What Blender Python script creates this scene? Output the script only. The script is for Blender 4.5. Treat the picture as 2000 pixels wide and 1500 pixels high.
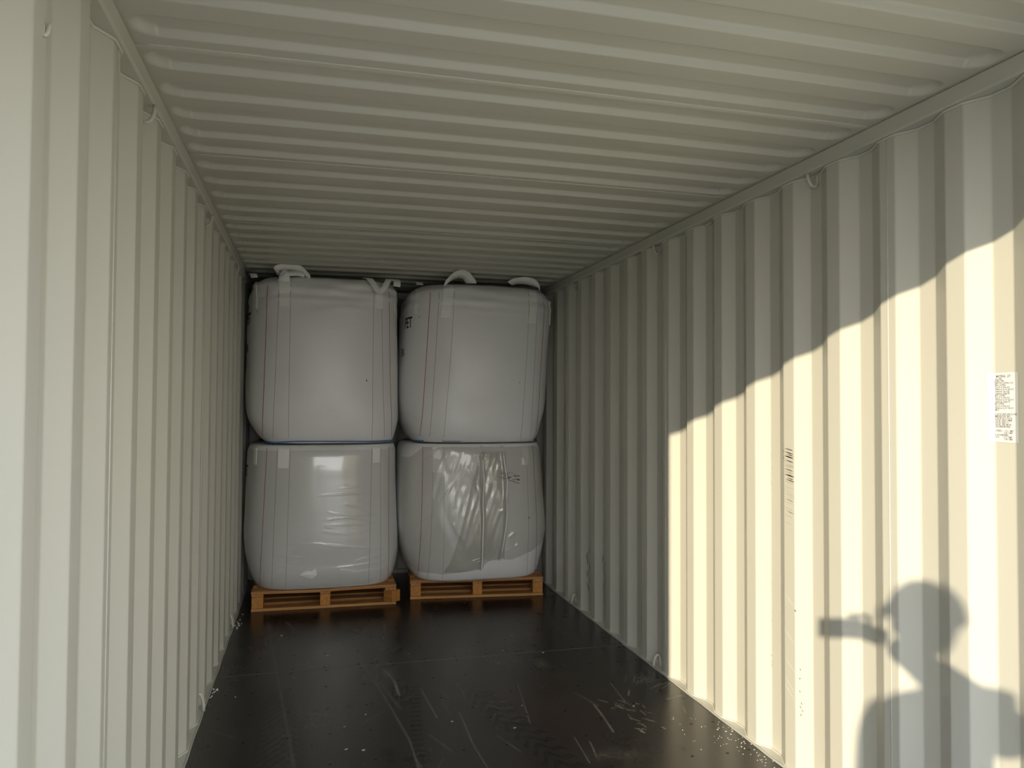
import bpy, bmesh, math, random
import numpy as np
from mathutils import Vector, Matrix, noise

random.seed(7)
rng = np.random.default_rng(11)
for o in list(bpy.data.objects):
    bpy.data.objects.remove(o)
SC = bpy.context.scene
COL = SC.collection

# ------------------------------------------------------------------ camera
CAM_H = 1.4493
YAW, PITCH, ROLL = 0.2561, 0.0278, 0.0050
cd = bpy.data.cameras.new('camera')
cam = bpy.data.objects.new('camera', cd)
COL.objects.link(cam)
cd.sensor_fit = 'HORIZONTAL'
cd.sensor_width = 36.0
cd.lens = 36.0 * 1494.42 / 2000.0
cd.clip_start = 0.02
Fw = Vector((math.sin(YAW) * math.cos(PITCH), math.cos(YAW) * math.cos(PITCH), math.sin(PITCH)))
Rt0 = Vector((math.cos(YAW), -math.sin(YAW), 0))
Up0 = Rt0.cross(Fw)
Rt = Rt0 * math.cos(ROLL) + Up0 * math.sin(ROLL)
Up = Up0 * math.cos(ROLL) - Rt0 * math.sin(ROLL)
cam.matrix_world = Matrix(((Rt.x, Up.x, -Fw.x, 0), (Rt.y, Up.y, -Fw.y, 0), (Rt.z, Up.z, -Fw.z, CAM_H), (0, 0, 0, 1)))
SC.camera = cam

# ------------------------------------------------------------------ light
SUN_DIR = Vector((1.0, 1.348, -0.4287)).normalized()      # direction the light travels
sd = bpy.data.lights.new('sun', 'SUN')
sd.energy = 4.95
sd.angle = math.radians(0.55)
sd.color = (1.0, 0.85, 0.61)
sun = bpy.data.objects.new('sun', sd)
COL.objects.link(sun)
sun.rotation_euler = SUN_DIR.to_track_quat('-Z', 'Y').to_euler()
sun.location = (-6, -8, 5)

world = bpy.data.worlds.new('world')
SC.world = world
world.use_nodes = True
wn = world.node_tree.nodes
wl = world.node_tree.links
bg = wn['Background']
# bright hazy sky: whitish at the horizon, pale blue overhead, the same all the way round
wtc = wn.new('ShaderNodeTexCoord')
wsp = wn.new('ShaderNodeSeparateXYZ')
wl.new(wtc.outputs['Generated'], wsp.inputs[0])
wrp = wn.new('ShaderNodeValToRGB')
wrp.color_ramp.elements[0].position = 0.0
wrp.color_ramp.elements[0].color = (1.0, 0.96, 0.90, 1)
wrp.color_ramp.elements[1].position = 0.75
wrp.color_ramp.elements[1].color = (0.62, 0.76, 0.95, 1)
wl.new(wsp.outputs[2], wrp.inputs[0])
wl.new(wrp.outputs[0], bg.inputs[0])
bg.inputs[1].default_value = 3.0

SC.view_settings.view_transform = 'Standard'
SC.view_settings.look = 'None'
SC.view_settings.gamma = 1.0
SC.view_settings.use_curve_mapping = False
SC.view_settings.exposure = 0.44
SC.cycles.use_denoising = True
SC.cycles.max_bounces = 14
SC.cycles.diffuse_bounces = 10
SC.cycles.glossy_bounces = 6
SC.cycles.transparent_max_bounces = 16
SC.cycles.sample_clamp_indirect = 8.0


# ------------------------------------------------------------------ helpers
def mesh_obj(name, verts, faces, mat=None, parent=None, smooth=False):
    me = bpy.data.meshes.new(name)
    me.from_pydata([tuple(v) for v in verts], [], faces)
    me.update()
    if smooth:
        me.polygons.foreach_set('use_smooth', [True] * len(me.polygons))
    if mat is not None:
        me.materials.append(mat)
    ob = bpy.data.objects.new(name, me)
    COL.objects.link(ob)
    if parent is not None:
        ob.parent = parent
    return ob


def empty(name, loc=(0, 0, 0), parent=None):
    o = bpy.data.objects.new(name, None)
    o.location = loc
    o.empty_display_size = 0.1
    COL.objects.link(o)
    if parent is not None:
        o.parent = parent
    return o


def tag(o, label=None, cat=None, group=None, kind=None):
    if label:
        o['label'] = label
    if cat:
        o['category'] = cat
    if group:
        o['group'] = group
    if kind:
        o['kind'] = kind
    return o


class MB:
    """collects geometry for one mesh"""

    def __init__(self):
        self.v = []
        self.f = []

    def add(self, vs, fs):
        n = len(self.v)
        self.v += [tuple(p) for p in vs]
        self.f += [tuple(i + n for i in q) for q in fs]

    def box(self, x0, x1, y0, y1, z0, z1, M=None, bev=0.0):
        if bev > 0:
            bm = bmesh.new()
            bmesh.ops.create_cube(bm, size=1.0)
            for v in bm.verts:
                v.co = Vector(((x0 + x1) / 2 + v.co.x * (x1 - x0), (y0 + y1) / 2 + v.co.y * (y1 - y0), (z0 + z1) / 2 + v.co.z * (z1 - z0)))
            bmesh.ops.bevel(bm, geom=list(bm.edges), offset=bev, segments=1, affect='EDGES')
            bm.verts.index_update()
            vs = [v.co.copy() for v in bm.verts]
            fs = [[v.index for v in f.verts] for f in bm.faces]
            bm.free()
        else:
            vs = [Vector(p) for p in ((x0, y0, z0), (x1, y0, z0), (x1, y1, z0), (x0, y1, z0), (x0, y0, z1), (x1, y0, z1), (x1, y1, z1), (x0, y1, z1))]
            fs = [(0, 3, 2, 1), (4, 5, 6, 7), (0, 1, 5, 4), (1, 2, 6, 5), (2, 3, 7, 6), (3, 0, 4, 7)]
        if M is not None:
            vs = [M @ v for v in vs]
        self.add(vs, fs)

    def tube(self, pts, r, seg=8, closed=False, caps=True):
        pts = [Vector(p) for p in pts]
        n = len(pts)
        rr = r if isinstance(r, (list, tuple)) else [r] * n
        vs, fs = [], []
        ref = None
        for i, p in enumerate(pts):
            a = pts[(i - 1) % n] if (i > 0 or closed) else p
            b = pts[(i + 1) % n] if (i < n - 1 or closed) else p
            t = (b - a).normalized()
            if ref is None:
                ref = Vector((0, 0, 1)) if abs(t.z) < 0.9 else Vector((1, 0, 0))
            u = (ref - t * ref.dot(t)).normalized()
            w = t.cross(u)
            ref = u
            for k in range(seg):
                an = 2 * math.pi * k / seg
                vs.append(p + (u * math.cos(an) + w * math.sin(an)) * rr[i])
        m = n if closed else n - 1
        for i in range(m):
            j = (i + 1) % n
            for k in range(seg):
                l = (k + 1) % seg
                fs.append((i * seg + k, i * seg + l, j * seg + l, j * seg + k))
        if caps and not closed:
            fs.append(tuple(range(seg))[::-1])
            fs.append(tuple((n - 1) * seg + k for k in range(seg)))
        self.add(vs, fs)

    def ribbon(self, pts, wid, nor, width, thick):
        """strap: path pts, per point width direction and normal"""
        vs, fs = [], []
        for p, w, n in zip(pts, wid, nor):
            p, w, n = Vector(p), Vector(w).normalized(), Vector(n).normalized()
            for a, b in ((-1, 0), (1, 0), (1, 1), (-1, 1)):
                vs.append(p + w * a * width / 2 + n * b * thick)
        for i in range(len(pts) - 1):
            for k in range(4):
                l = (k + 1) % 4
                fs.append((i * 4 + k, i * 4 + l, (i + 1) * 4 + l, (i + 1) * 4 + k))
        fs.append((3, 2, 1, 0))
        e = (len(pts) - 1) * 4
        fs.append((e, e + 1, e + 2, e + 3))
        self.add(vs, fs)

    def build(self, name, mat=None, parent=None, smooth=False):
        return mesh_obj(name, self.v, self.f, mat, parent, smooth)


def rebase(root, loc):
    """put the Empty at the thing's base without moving its parts"""
    d = Vector(loc) - root.location
    root.location = Vector(loc)
    for ch in root.children:
        ch.location = Vector(ch.location) - d


# ------------------------------------------------------------------ materials
def new_mat(name):
    m = bpy.data.materials.new(name)
    m.use_nodes = True
    nt = m.node_tree
    return m, nt.nodes, nt.links, nt.nodes['Principled BSDF']


def simple_mat(name, col, rough=0.5, spec=0.5, metal=0.0, var=0.0, scale=8.0, bump=0.0, bscale=60.0, stretch=(1, 1, 1)):
    m, N, L, P = new_mat(name)
    P.inputs['Base Color'].default_value = (*col, 1)
    P.inputs['Roughness'].default_value = rough
    P.inputs['Specular IOR Level'].default_value = spec
    P.inputs['Metallic'].default_value = metal
    tc = N.new('ShaderNodeTexCoord')
    mp = N.new('ShaderNodeMapping')
    mp.inputs['Scale'].default_value = stretch
    L.new(tc.outputs['Object'], mp.inputs[0])
    if var > 0:
        no = N.new('ShaderNodeTexNoise')
        no.inputs['Scale'].default_value = scale
        no.inputs['Detail'].default_value = 4
        L.new(mp.outputs[0], no.inputs['Vector'])
        mx = N.new('ShaderNodeMix')
        mx.data_type = 'RGBA'
        mx.inputs[6].default_value = (*[c * (1 - var) for c in col], 1)
        mx.inputs[7].default_value = (*[min(1, c * (1 + var)) for c in col], 1)
        L.new(no.outputs[0], mx.inputs[0])
        L.new(mx.outputs[2], P.inputs['Base Color'])
    if bump > 0:
        nb = N.new('ShaderNodeTexNoise')
        nb.inputs['Scale'].default_value = bscale
        nb.inputs['Detail'].default_value = 3
        L.new(mp.outputs[0], nb.inputs['Vector'])
        bp = N.new('ShaderNodeBump')
        bp.inputs['Strength'].default_value = bump
        bp.inputs['Distance'].default_value = 0.002
        L.new(nb.outputs[0], bp.inputs['Height'])
        L.new(bp.outputs[0], P.inputs['Normal'])
    return m


M_PAINT = simple_mat('grey_white_paint', (0.53, 0.525, 0.462), 0.42, 0.45, var=0.025, scale=3.0, bump=0.05, bscale=25)
M_RUST = simple_mat('dark_scuff', (0.10, 0.09, 0.075), 0.7)
M_SCUFF = simple_mat('scuffed_paint', (0.46, 0.45, 0.39), 0.6, var=0.1, scale=60)
M_CHALK = simple_mat('scratched_paint', (0.66, 0.65, 0.60), 0.7)
M_WELD = simple_mat('weld_paint', (0.58, 0.575, 0.52), 0.35)
M_OUT = simple_mat('outside_paint', (0.30, 0.30, 0.30), 0.5)
M_CONC = simple_mat('yard_concrete', (0.21, 0.195, 0.165), 0.85, var=0.15, scale=1.5, bump=0.2, bscale=40)
M_SCREW = simple_mat('screw_dark', (0.006, 0.006, 0.006), 0.6)
M_PELLET = simple_mat('pellet_white', (0.62, 0.61, 0.57), 0.4)
M_CHIP = simple_mat('chip_pale', (0.36, 0.32, 0.25), 0.7)
M_PAPER = simple_mat('sticker_white', (0.70, 0.715, 0.72), 0.45)
M_INK = simple_mat('sticker_ink', (0.10, 0.10, 0.09), 0.6)
M_PRINT = simple_mat('bag_print', (0.004, 0.004, 0.004), 0.5)
M_BLUE = simple_mat('blue_thread', (0.05, 0.19, 0.50), 0.6, var=0.3, scale=90)
M_RED = simple_mat('red_thread', (0.42, 0.10, 0.085), 0.7)
M_OLIVE = simple_mat('olive_thread', (0.46, 0.44, 0.28), 0.7)
M_STRAP = simple_mat('strap_webbing', (0.92, 0.92, 0.90), 0.5, bump=0.4, bscale=220, stretch=(1, 1, 0.2))
M_GASKET = simple_mat('floor_sealant', (0.42, 0.42, 0.38), 0.5, var=0.1, scale=20)


def bag_mat():
    m, N, L, P = new_mat('woven_polypropylene')
    P.inputs['Roughness'].default_value = 0.30
    P.inputs['Specular IOR Level'].default_value = 0.55
    tc = N.new('ShaderNodeTexCoord')
    mp = N.new('ShaderNodeMapping')
    mp.inputs['Scale'].default_value = (40, 40, 420)
    L.new(tc.outputs['Object'], mp.inputs[0])
    no = N.new('ShaderNodeTexNoise')
    no.inputs['Scale'].default_value = 1.0
    no.inputs['Detail'].default_value = 2
    L.new(mp.outputs[0], no.inputs['Vector'])
    n2 = N.new('ShaderNodeTexNoise')
    n2.inputs['Scale'].default_value = 3.5
    n2.inputs['Detail'].default_value = 5
    L.new(tc.outputs['Object'], n2.inputs['Vector'])
    mx = N.new('ShaderNodeMix')
    mx.data_type = 'RGBA'
    mx.inputs[6].default_value = (0.78, 0.78, 0.785, 1)
    mx.inputs[7].default_value = (0.85, 0.85, 0.845, 1)
    L.new(n2.outputs[0], mx.inputs[0])
    L.new(mx.outputs[2], P.inputs['Base Color'])
    ad = N.new('ShaderNodeMath')
    ad.operation = 'MULTIPLY_ADD'
    ad.inputs[1].default_value = 2.2
    L.new(n2.outputs[0], ad.inputs[0])
    L.new(no.outputs[0], ad.inputs[2])
    bp = N.new('ShaderNodeBump')
    bp.inputs['Strength'].default_value = 0.22
    bp.inputs['Distance'].default_value = 0.004
    L.new(ad.outputs[0], bp.inputs['Height'])
    L.new(bp.outputs[0], P.inputs['Normal'])
    return m


M_BAG = bag_mat()


def film_mat(name, veil, rough, tint=(0.86, 0.86, 0.84), gloss=0.06, bump=0.08):
    m, N, L, P = new_mat(name)
    out = N['Material Output']
    P.inputs['Base Color'].default_value = (*tint, 1)
    P.inputs['Roughness'].default_value = rough
    P.inputs['Specular IOR Level'].default_value = 0.5
    tc = N.new('ShaderNodeTexCoord')
    no = N.new('ShaderNodeTexNoise')
    no.inputs['Scale'].default_value = 9
    no.inputs['Detail'].default_value = 4
    mp = N.new('ShaderNodeMapping')
    mp.inputs['Scale'].default_value = (1, 1, 3)
    L.new(tc.outputs['Object'], mp.inputs[0])
    L.new(mp.outputs[0], no.inputs['Vector'])
    bp = N.new('ShaderNodeBump')
    bp.inputs['Strength'].default_value = bump
    bp.inputs['Distance'].default_value = 0.006
    L.new(no.outputs[0], bp.inputs['Height'])
    L.new(bp.outputs[0], P.inputs['Normal'])
    gl = N.new('ShaderNodeBsdfGlossy')
    gl.inputs['Roughness'].default_value = rough
    L.new(bp.outputs[0], gl.inputs['Normal'])
    tr = N.new('ShaderNodeBsdfTransparent')
    tr.inputs[0].default_value = (0.97, 0.97, 0.96, 1)
    a = N.new('ShaderNodeMixShader')
    a.inputs[0].default_value = gloss
    L.new(tr.outputs[0], a.inputs[1])
    L.new(gl.outputs[0], a.inputs[2])
    b = N.new('ShaderNodeMixShader')
    b.inputs[0].default_value = veil
    L.new(a.outputs[0], b.inputs[1])
    L.new(P.outputs[0], b.inputs[2])
    L.new(b.outputs[0], out.inputs[0])
    return m


M_WRAP = film_mat('stretch_film', 0.06, 0.12, gloss=0.10, bump=0.05)
M_SHEET = film_mat('loose_film', 0.24, 0.12, (0.60, 0.58, 0.51), 0.085, 0.22)
M_WHITE_GLINT = film_mat('white_film_glint', 0.95, 0.2, (0.97, 0.96, 0.93))  # near-white: torn film lip, and the highlights painted along the sheet's pleats


def wood_mat(name, c0, c1, ax):
    m, N, L, P = new_mat(name)
    P.inputs['Roughness'].default_value = 0.7
    tc = N.new('ShaderNodeTexCoord')
    oi = N.new('ShaderNodeObjectInfo')
    mp = N.new('ShaderNodeMapping')
    sc = [55, 55, 55]
    sc[ax] = 3
    mp.inputs['Scale'].default_value = sc
    va = N.new('ShaderNodeVectorMath')
    va.operation = 'SCALE'
    va.inputs['Scale'].default_value = 1.0
    cx = N.new('ShaderNodeCombineXYZ')
    L.new(oi.outputs['Random'], cx.inputs[0])
    L.new(oi.outputs['Random'], cx.inputs[1])
    ad = N.new('ShaderNodeVectorMath')
    ad.operation = 'ADD'
    L.new(tc.outputs['Object'], ad.inputs[0])
    L.new(cx.outputs[0], ad.inputs[1])
    L.new(ad.outputs[0], mp.inputs[0])
    no = N.new('ShaderNodeTexNoise')
    no.inputs['Scale'].default_value = 1.0
    no.inputs['Detail'].default_value = 5
    L.new(mp.outputs[0], no.inputs['Vector'])
    rp = N.new('ShaderNodeValToRGB')
    rp.color_ramp.elements[0].position = 0.3
    rp.color_ramp.elements[0].color = (*c0, 1)
    rp.color_ramp.elements[1].position = 0.75
    rp.color_ramp.elements[1].color = (*c1, 1)
    L.new(no.outputs[0], rp.inputs[0])
    hs = N.new('ShaderNodeHueSaturation')
    ml = N.new('ShaderNodeMath')
    ml.operation = 'MULTIPLY_ADD'
    ml.inputs[1].default_value = 0.35
    ml.inputs[2].default_value = 0.82
    L.new(oi.outputs['Random'], ml.inputs[0])
    L.new(ml.outputs[0], hs.inputs['Value'])
    L.new(rp.outputs[0], hs.inputs['Color'])
    L.new(hs.outputs[0], P.inputs['Base Color'])
    bp = N.new('ShaderNodeBump')
    bp.inputs['Strength'].default_value = 0.3
    bp.inputs['Distance'].default_value = 0.002
    L.new(no.outputs[0], bp.inputs['Height'])
    L.new(bp.outputs[0], P.inputs['Normal'])
    return m


M_WX = wood_mat('pallet_wood_across', (0.34, 0.145, 0.040), (0.55, 0.285, 0.095), 0)
M_WY = wood_mat('pallet_wood_along', (0.34, 0.145, 0.040), (0.55, 0.285, 0.095), 1)
M_BLOCK = wood_mat('pallet_block_wood', (0.38, 0.15, 0.03), (0.58, 0.27, 0.06), 1)


def floor_mat():
    m, N, L, P = new_mat('film_faced_plywood')
    tc = N.new('ShaderNodeTexCoord')
    at = N.new('ShaderNodeAttribute')
    at.attribute_name = 'wear'
    sp = N.new('ShaderNodeSeparateColor')
    L.new(at.outputs['Color'], sp.inputs[0])
    # large worn clouds
    n1 = N.new('ShaderNodeTexNoise')
    n1.inputs['Scale'].default_value = 2.2
    n1.inputs['Detail'].default_value = 6
    mp1 = N.new('ShaderNodeMapping')
    mp1.inputs['Scale'].default_value = (1.6, 0.7, 1)
    L.new(tc.outputs['Object'], mp1.inputs[0])
    L.new(mp1.outputs[0], n1.inputs['Vector'])
    r1 = N.new('ShaderNodeValToRGB')
    r1.color_ramp.elements[0].position = 0.35
    r1.color_ramp.elements[0].color = (0.0100, 0.0080, 0.0066, 1)
    r1.color_ramp.elements[1].position = 0.72
    r1.color_ramp.elements[1].color = (0.0185, 0.0135, 0.0108, 1)
    L.new(n1.outputs[0], r1.inputs[0])
    # fine weave across the width
    n2 = N.new('ShaderNodeTexNoise')
    mp2 = N.new('ShaderNodeMapping')
    mp2.inputs['Scale'].default_value = (14, 260, 1)
    L.new(tc.outputs['Object'], mp2.inputs[0])
    L.new(mp2.outputs[0], n2.inputs['Vector'])
    n2.inputs['Scale'].default_value = 1
    n2.inputs['Detail'].default_value = 3
    # long faint drag scratches
    n3 = N.new('ShaderNodeTexNoise')
    mp3 = N.new('ShaderNodeMapping')
    mp3.inputs['Scale'].default_value = (120, 1.3, 1)
    mp3.inputs['Rotation'].default_value = (0, 0, 0.06)
    L.new(tc.outputs['Object'], mp3.inputs[0])
    L.new(mp3.outputs[0], n3.inputs['Vector'])
    n3.inputs['Scale'].default_value = 1
    n3.inputs['Detail'].default_value = 2
    r3 = N.new('ShaderNodeValToRGB')
    r3.color_ramp.elements[0].position = 0.60
    r3.color_ramp.elements[0].color = (0, 0, 0, 1)
    r3.color_ramp.elements[1].position = 0.80
    r3.color_ramp.elements[1].color = (1, 1, 1, 1)
    L.new(n3.outputs[0], r3.inputs[0])

    def mix(fac, a, b, f=None):
        x = N.new('ShaderNodeMix')
        x.data_type = 'RGBA'
        if fac is not None:
            L.new(fac, x.inputs[0])
        else:
            x.inputs[0].default_value = f
        if isinstance(a, tuple):
            x.inputs[6].default_value = a
        else:
            L.new(a, x.inputs[6])
        if isinstance(b, tuple):
            x.inputs[7].default_value = b
        else:
            L.new(b, x.inputs[7])
        return x.outputs[2]

    def math_(op, a, b):
        x = N.new('ShaderNodeMath')
        x.operation = op
        for i, v in enumerate((a, b)):
            if isinstance(v, (int, float)):
                x.inputs[i].default_value = v
            else:
                L.new(v, x.inputs[i])
        return x.outputs[0]

    c = mix(math_('MULTIPLY', n2.outputs[0], 0.35), r1.outputs[0], (0.024, 0.019, 0.0155, 1))
    c = mix(sp.outputs[2], c, (0.040, 0.019, 0.017, 1))
    c = mix(math_('MULTIPLY', r3.outputs[0], 0.16), c, (0.075, 0.068, 0.058, 1))
    c = mix(sp.outputs[1], c, (0.0035, 0.0033, 0.003, 1))
    c = mix(sp.outputs[0], c, (0.30, 0.27, 0.22, 1))
    L.new(c, P.inputs['Base Color'])
    rr = math_('MULTIPLY_ADD', n1.outputs[0], 0.08)
    rr.node.inputs[2].default_value = 0.24
    rr = math_('ADD', rr, math_('MULTIPLY', sp.outputs[0], 0.35))
    rr = math_('ADD', rr, math_('MULTIPLY', sp.outputs[1], 0.12))
    L.new(rr, P.inputs['Roughness'])
    P.inputs['Specular IOR Level'].default_value = 0.5
    bp = N.new('ShaderNodeBump')
    bp.inputs['Strength'].default_value = 0.10
    bp.inputs['Distance'].default_value = 0.0015
    L.new(n2.outputs[0], bp.inputs['Height'])
    L.new(bp.outputs[0], P.inputs['Normal'])
    return m


M_FLOOR = floor_mat()

# ------------------------------------------------------------------ container dimensions (metres)
XL, XR = -0.485, 1.862          # inner faces of the side corrugations
DEPTH = 0.036
Y0, Y1 = 0.75, 6.68             # door plane, end wall
ZRAIL, ZROOF = 2.357, 2.415
PITCH_W = 0.277


def rounded(pts, r=0.005, seg=4):
    """round the corners of a 2D polyline"""
    out = [Vector(pts[0])]
    for i in range(1, len(pts) - 1):
        p, a, b = Vector(pts[i]), Vector(pts[i - 1]), Vector(pts[i + 1])
        d1, d2 = (a - p), (b - p)
        t = min(r, d1.length * 0.45, d2.length * 0.45)
        p1, p2 = p + d1.normalized() * t, p + d2.normalized() * t
        for k in range(seg + 1):
            u = k / seg
            out.append(p1 * (1 - u) ** 2 + p * 2 * u * (1 - u) + p2 * u ** 2)
    out.append(Vector(pts[-1]))
    return out


def profile(start, y_from, y_to, flat_in=0.070, sl=0.0635, flat_out=0.0675):
    """corrugation corner points (y, depth) between y_from and y_to; start = near corner of an inner flat"""
    sl2 = PITCH_W - flat_in - sl - flat_out
    pts = []
    k = math.floor((y_from - start) / PITCH_W) - 1
    while start + k * PITCH_W < y_to + 0.5:
        b = start + k * PITCH_W
        pts += [(b, 0), (b + flat_in, 0), (b + flat_in + sl2, DEPTH), (b + flat_in + sl2 + flat_out, DEPTH)]
        k += 1

    def at(y):
        for (ya, da), (yb, db) in zip(pts, pts[1:]):
            if ya <= y <= yb:
                return da + (db - da) * (y - ya) / (yb - ya)
        return 0
    res = [(y_from, at(y_from))] + [p for p in pts if y_from + 0.004 < p[0] < y_to - 0.004] + [(y_to, at(y_to))]
    return res


def side_wall(name, x_in, sign, start, seams):
    """corrugated side wall: sheets welded edge to edge, each a child"""
    root = tag(empty(name, (x_in, Y0, 0)), kind='structure')
    edges = [Y0] + [s for s in seams if Y0 < s < Y1] + [Y1 + 0.08]
    off = Vector((x_in, Y0, 0))
    for a, b in zip(edges, edges[1:]):
        pr = rounded(profile(start, a + 0.0008, b - 0.0008))
        vs, fs = [], []
        n = len(pr)
        for q in (0, 1):                       # inner skin, outer skin
            for y, d in pr:
                for z in (-0.03, ZRAIL):
                    vs.append((sign * (d + q * 0.0025), y - Y0, z))
        for i in range(n - 1):
            f = (2 * i, 2 * i + 2, 2 * i + 3, 2 * i + 1)
            g = tuple(2 * n + k for k in f)
            fs.append(f if sign < 0 else f[::-1])
            fs.append(g[::-1] if sign < 0 else g)
        for i in (0, n - 1):
            fs.append((2 * i, 2 * i + 1, 2 * n + 2 * i + 1, 2 * n + 2 * i))
        mesh_obj('wall_panel', vs, fs, M_PAINT, root)
    # weld beads between sheets and along the top
    for s in edges[1:-1]:
        mb = MB()
        d = profile(start, s, s + 0.01)[0][1]
        mb.tube([(sign * (d - 0.0002), s - Y0, z) for z in (0.012, 1.2, ZRAIL - 0.004)], 0.0015, 6)
        mb.build('seam_weld', M_WELD, root, True)
    mb = MB()
    pr = rounded(profile(start, Y0, Y1), 0.004, 2)
    mb.tube([(sign * d - sign * 0.002, y - Y0, ZRAIL - 0.004) for y, d in pr], 0.0050, 6)
    mb.build('top_weld', M_WELD, root, True)
    return root


wall_right = side_wall('wall_right', XR, 1, 1.838, [2.150, 3.812, 5.474])
wall_left = side_wall('wall_left', XL, -1, 2.066, [2.101, 3.763, 5.425])

# top side rails (square tube) and bottom side rails
for i, (xa, xb) in enumerate(((XL - 0.06, -0.470), (1.8475, XR + 0.06))):
    mb = MB()
    mb.box(xa, xb, Y0, Y1 + 0.08, ZRAIL, ZROOF, bev=0.006)
    tag(mb.build('trim_%d' % (i + 1), M_PAINT), kind='structure')
for i, (sgn, x) in enumerate(((-1, XL), (1, XR))):
    root = tag(empty('trim_%d' % (i + 3), (x, Y0, 0)), kind='structure')
    mb = MB()
    xs = sorted((sgn * -0.006, sgn * 0.058))
    mb.box(xs[0], xs[1], 0, Y1 - Y0, -0.10, 0.006)
    mb.build('bottom_rail', M_PAINT, root)
    mb = MB()
    n = 60
    mb.tube([(sgn * -0.009 + 0.0015 * math.sin(k * 1.7), (Y1 - Y0) * k / n, 0.0015 + 0.0012 * math.sin(k * 2.9)) for k in range(n + 1)], 0.0055, 6)
    mb.build('sealant_bead', M_GASKET, root, True)
    # weld along the foot of the corrugations
    mb = MB()
    st = 2.066 if sgn < 0 else 1.838
    pr = rounded(profile(st, Y0, Y1), 0.004, 2)
    mb.tube([(sgn * (d - 0.003), y - Y0, 0.007) for y, d in pr], 0.004, 6)
    mb.build('foot_weld', M_WELD, root, True)

# ------------------------------------------------------------------ roof: stamped sheets with blind-ended troughs
RIBS = [0.94, 1.15, 1.36, 1.56, 1.76, 1.967, 2.166, 2.37, 2.577, 2.765, 2.948, 3.122, 3.342, 3.56, 3.79, 4.03, 4.24,
        4.445, 4.67, 4.885, 5.09, 5.29, 5.49, 5.69, 5.89, 6.09, 6.29, 6.49]
ROOF_SEAMS = [Y0, 1.195, 2.213, 3.150, 4.275, 5.325, 6.325, Y1 + 0.08]
ceiling = tag(empty('ceiling', (0, Y0, ZROOF)), kind='structure')
RX0, RX1 = -0.464, 1.842        # ends of the troughs
RD, HW = 0.021, 0.060


def smooth(t):
    t = max(0.0, min(1.0, t))
    return t * t * (3 - 2 * t)


def roof_z(x, y):
    best = 0.0
    for yf in RIBS:
        c = yf - HW
        if abs(y - c) > HW + 0.03:
            continue
        dx = max(RX0 + HW - x, x - (RX1 - HW), 0.0)
        dy = y - c
        d = math.hypot(dx, dy) if dx > 0 else abs(dy)
        run = 0.016 if dy > 0 else 0.026
        if dx > 0:
            run = 0.030
        best = max(best, smooth((HW - d) / run))
    camber = 0.006 * max(0.0, 1 - ((x - 0.69) / 1.18) ** 2)
    return RD * best + camber


xs = list(np.concatenate([np.linspace(-0.50, -0.472, 3), np.linspace(-0.468, -0.395, 19), np.linspace(-0.36, 1.74, 22), np.linspace(1.772, 1.846, 19), np.linspace(1.85, 1.88, 3)]))
for a, b in zip(ROOF_SEAMS, ROOF_SEAMS[1:]):
    ys = {round(a + 0.0002, 5), round(b - 0.0002, 5)}
    for yf in RIBS:
        for t in [-0.128, -0.122, -0.119, -0.115, -0.110, -0.105, -0.100, -0.095, -0.088, -0.075, -0.06, -0.045, -0.032, -0.022, -0.017,
                  -0.0145, -0.012, -0.009, -0.006, -0.003, -0.001, 0.001, 0.006, 0.02, 0.045]:
            y = yf + t
            if a + 0.001 < y < b - 0.001:
                ys.add(round(y, 5))
    ys = sorted(ys)
    vs, fs = [], []
    for y in ys:
        for x in xs:
            vs.append((x, y - Y0, roof_z(x, y)))
    W = len(xs)
    for j in range(len(ys) - 1):
        for i in range(W - 1):
            fs.append((j * W + i, (j + 1) * W + i, (j + 1) * W + i + 1, j * W + i + 1))
    o = mesh_obj('roof_panel', vs, fs, M_PAINT, ceiling, True)
    sm = o.modifiers.new('thickness', 'SOLIDIFY')
    sm.thickness = 0.003
    sm.offset = -1
for s in ROOF_SEAMS[1:-1]:
    mb = MB()
    mb.tube([(x, s - Y0 + 0.0004 * math.sin(x * 40), roof_z(x, s) - 0.0006) for x in np.linspace(-0.468, 1.846, 60)], 0.0024, 6)
    mb.build('roof_weld', M_WELD, ceiling, True)

# end wall (corrugated, behind the bags)
root = tag(empty('wall_back', (XL, Y1, 0)), kind='structure')
pr = rounded([(-0.06, 0.0)] + [(x, d) for k in range(9) for x, d in ((0.02 + k * 0.27, 0), (0.10 + k * 0.27, 0), (0.145 + k * 0.27, 0.045), (0.245 + k * 0.27, 0.045))] + [(2.47, 0.0)], 0.012, 3)
vs, fs = [], []
for x, d in pr:
    vs += [(x, d, -0.1), (x, d, 2.5)]
for i in range(len(pr) - 1):
    fs.append((2 * i, 2 * i + 1, 2 * i + 3, 2 * i + 2))
o = mesh_obj('wall_panel', vs, fs, M_PAINT, root)
sm = o.modifiers.new('thickness', 'SOLIDIFY')
sm.thickness = 0.003
sm.offset = -1

mb = MB()
mb.box(-0.06, 2.42, -0.005, 0.09, -0.10, 0.03)
mb.build('end_sill', M_PAINT, root)
mb = MB()
mb.box(-0.06, 2.42, -0.005, 0.09, 2.37, 2.45)
mb.build('end_header', M_PAINT, root)

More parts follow.
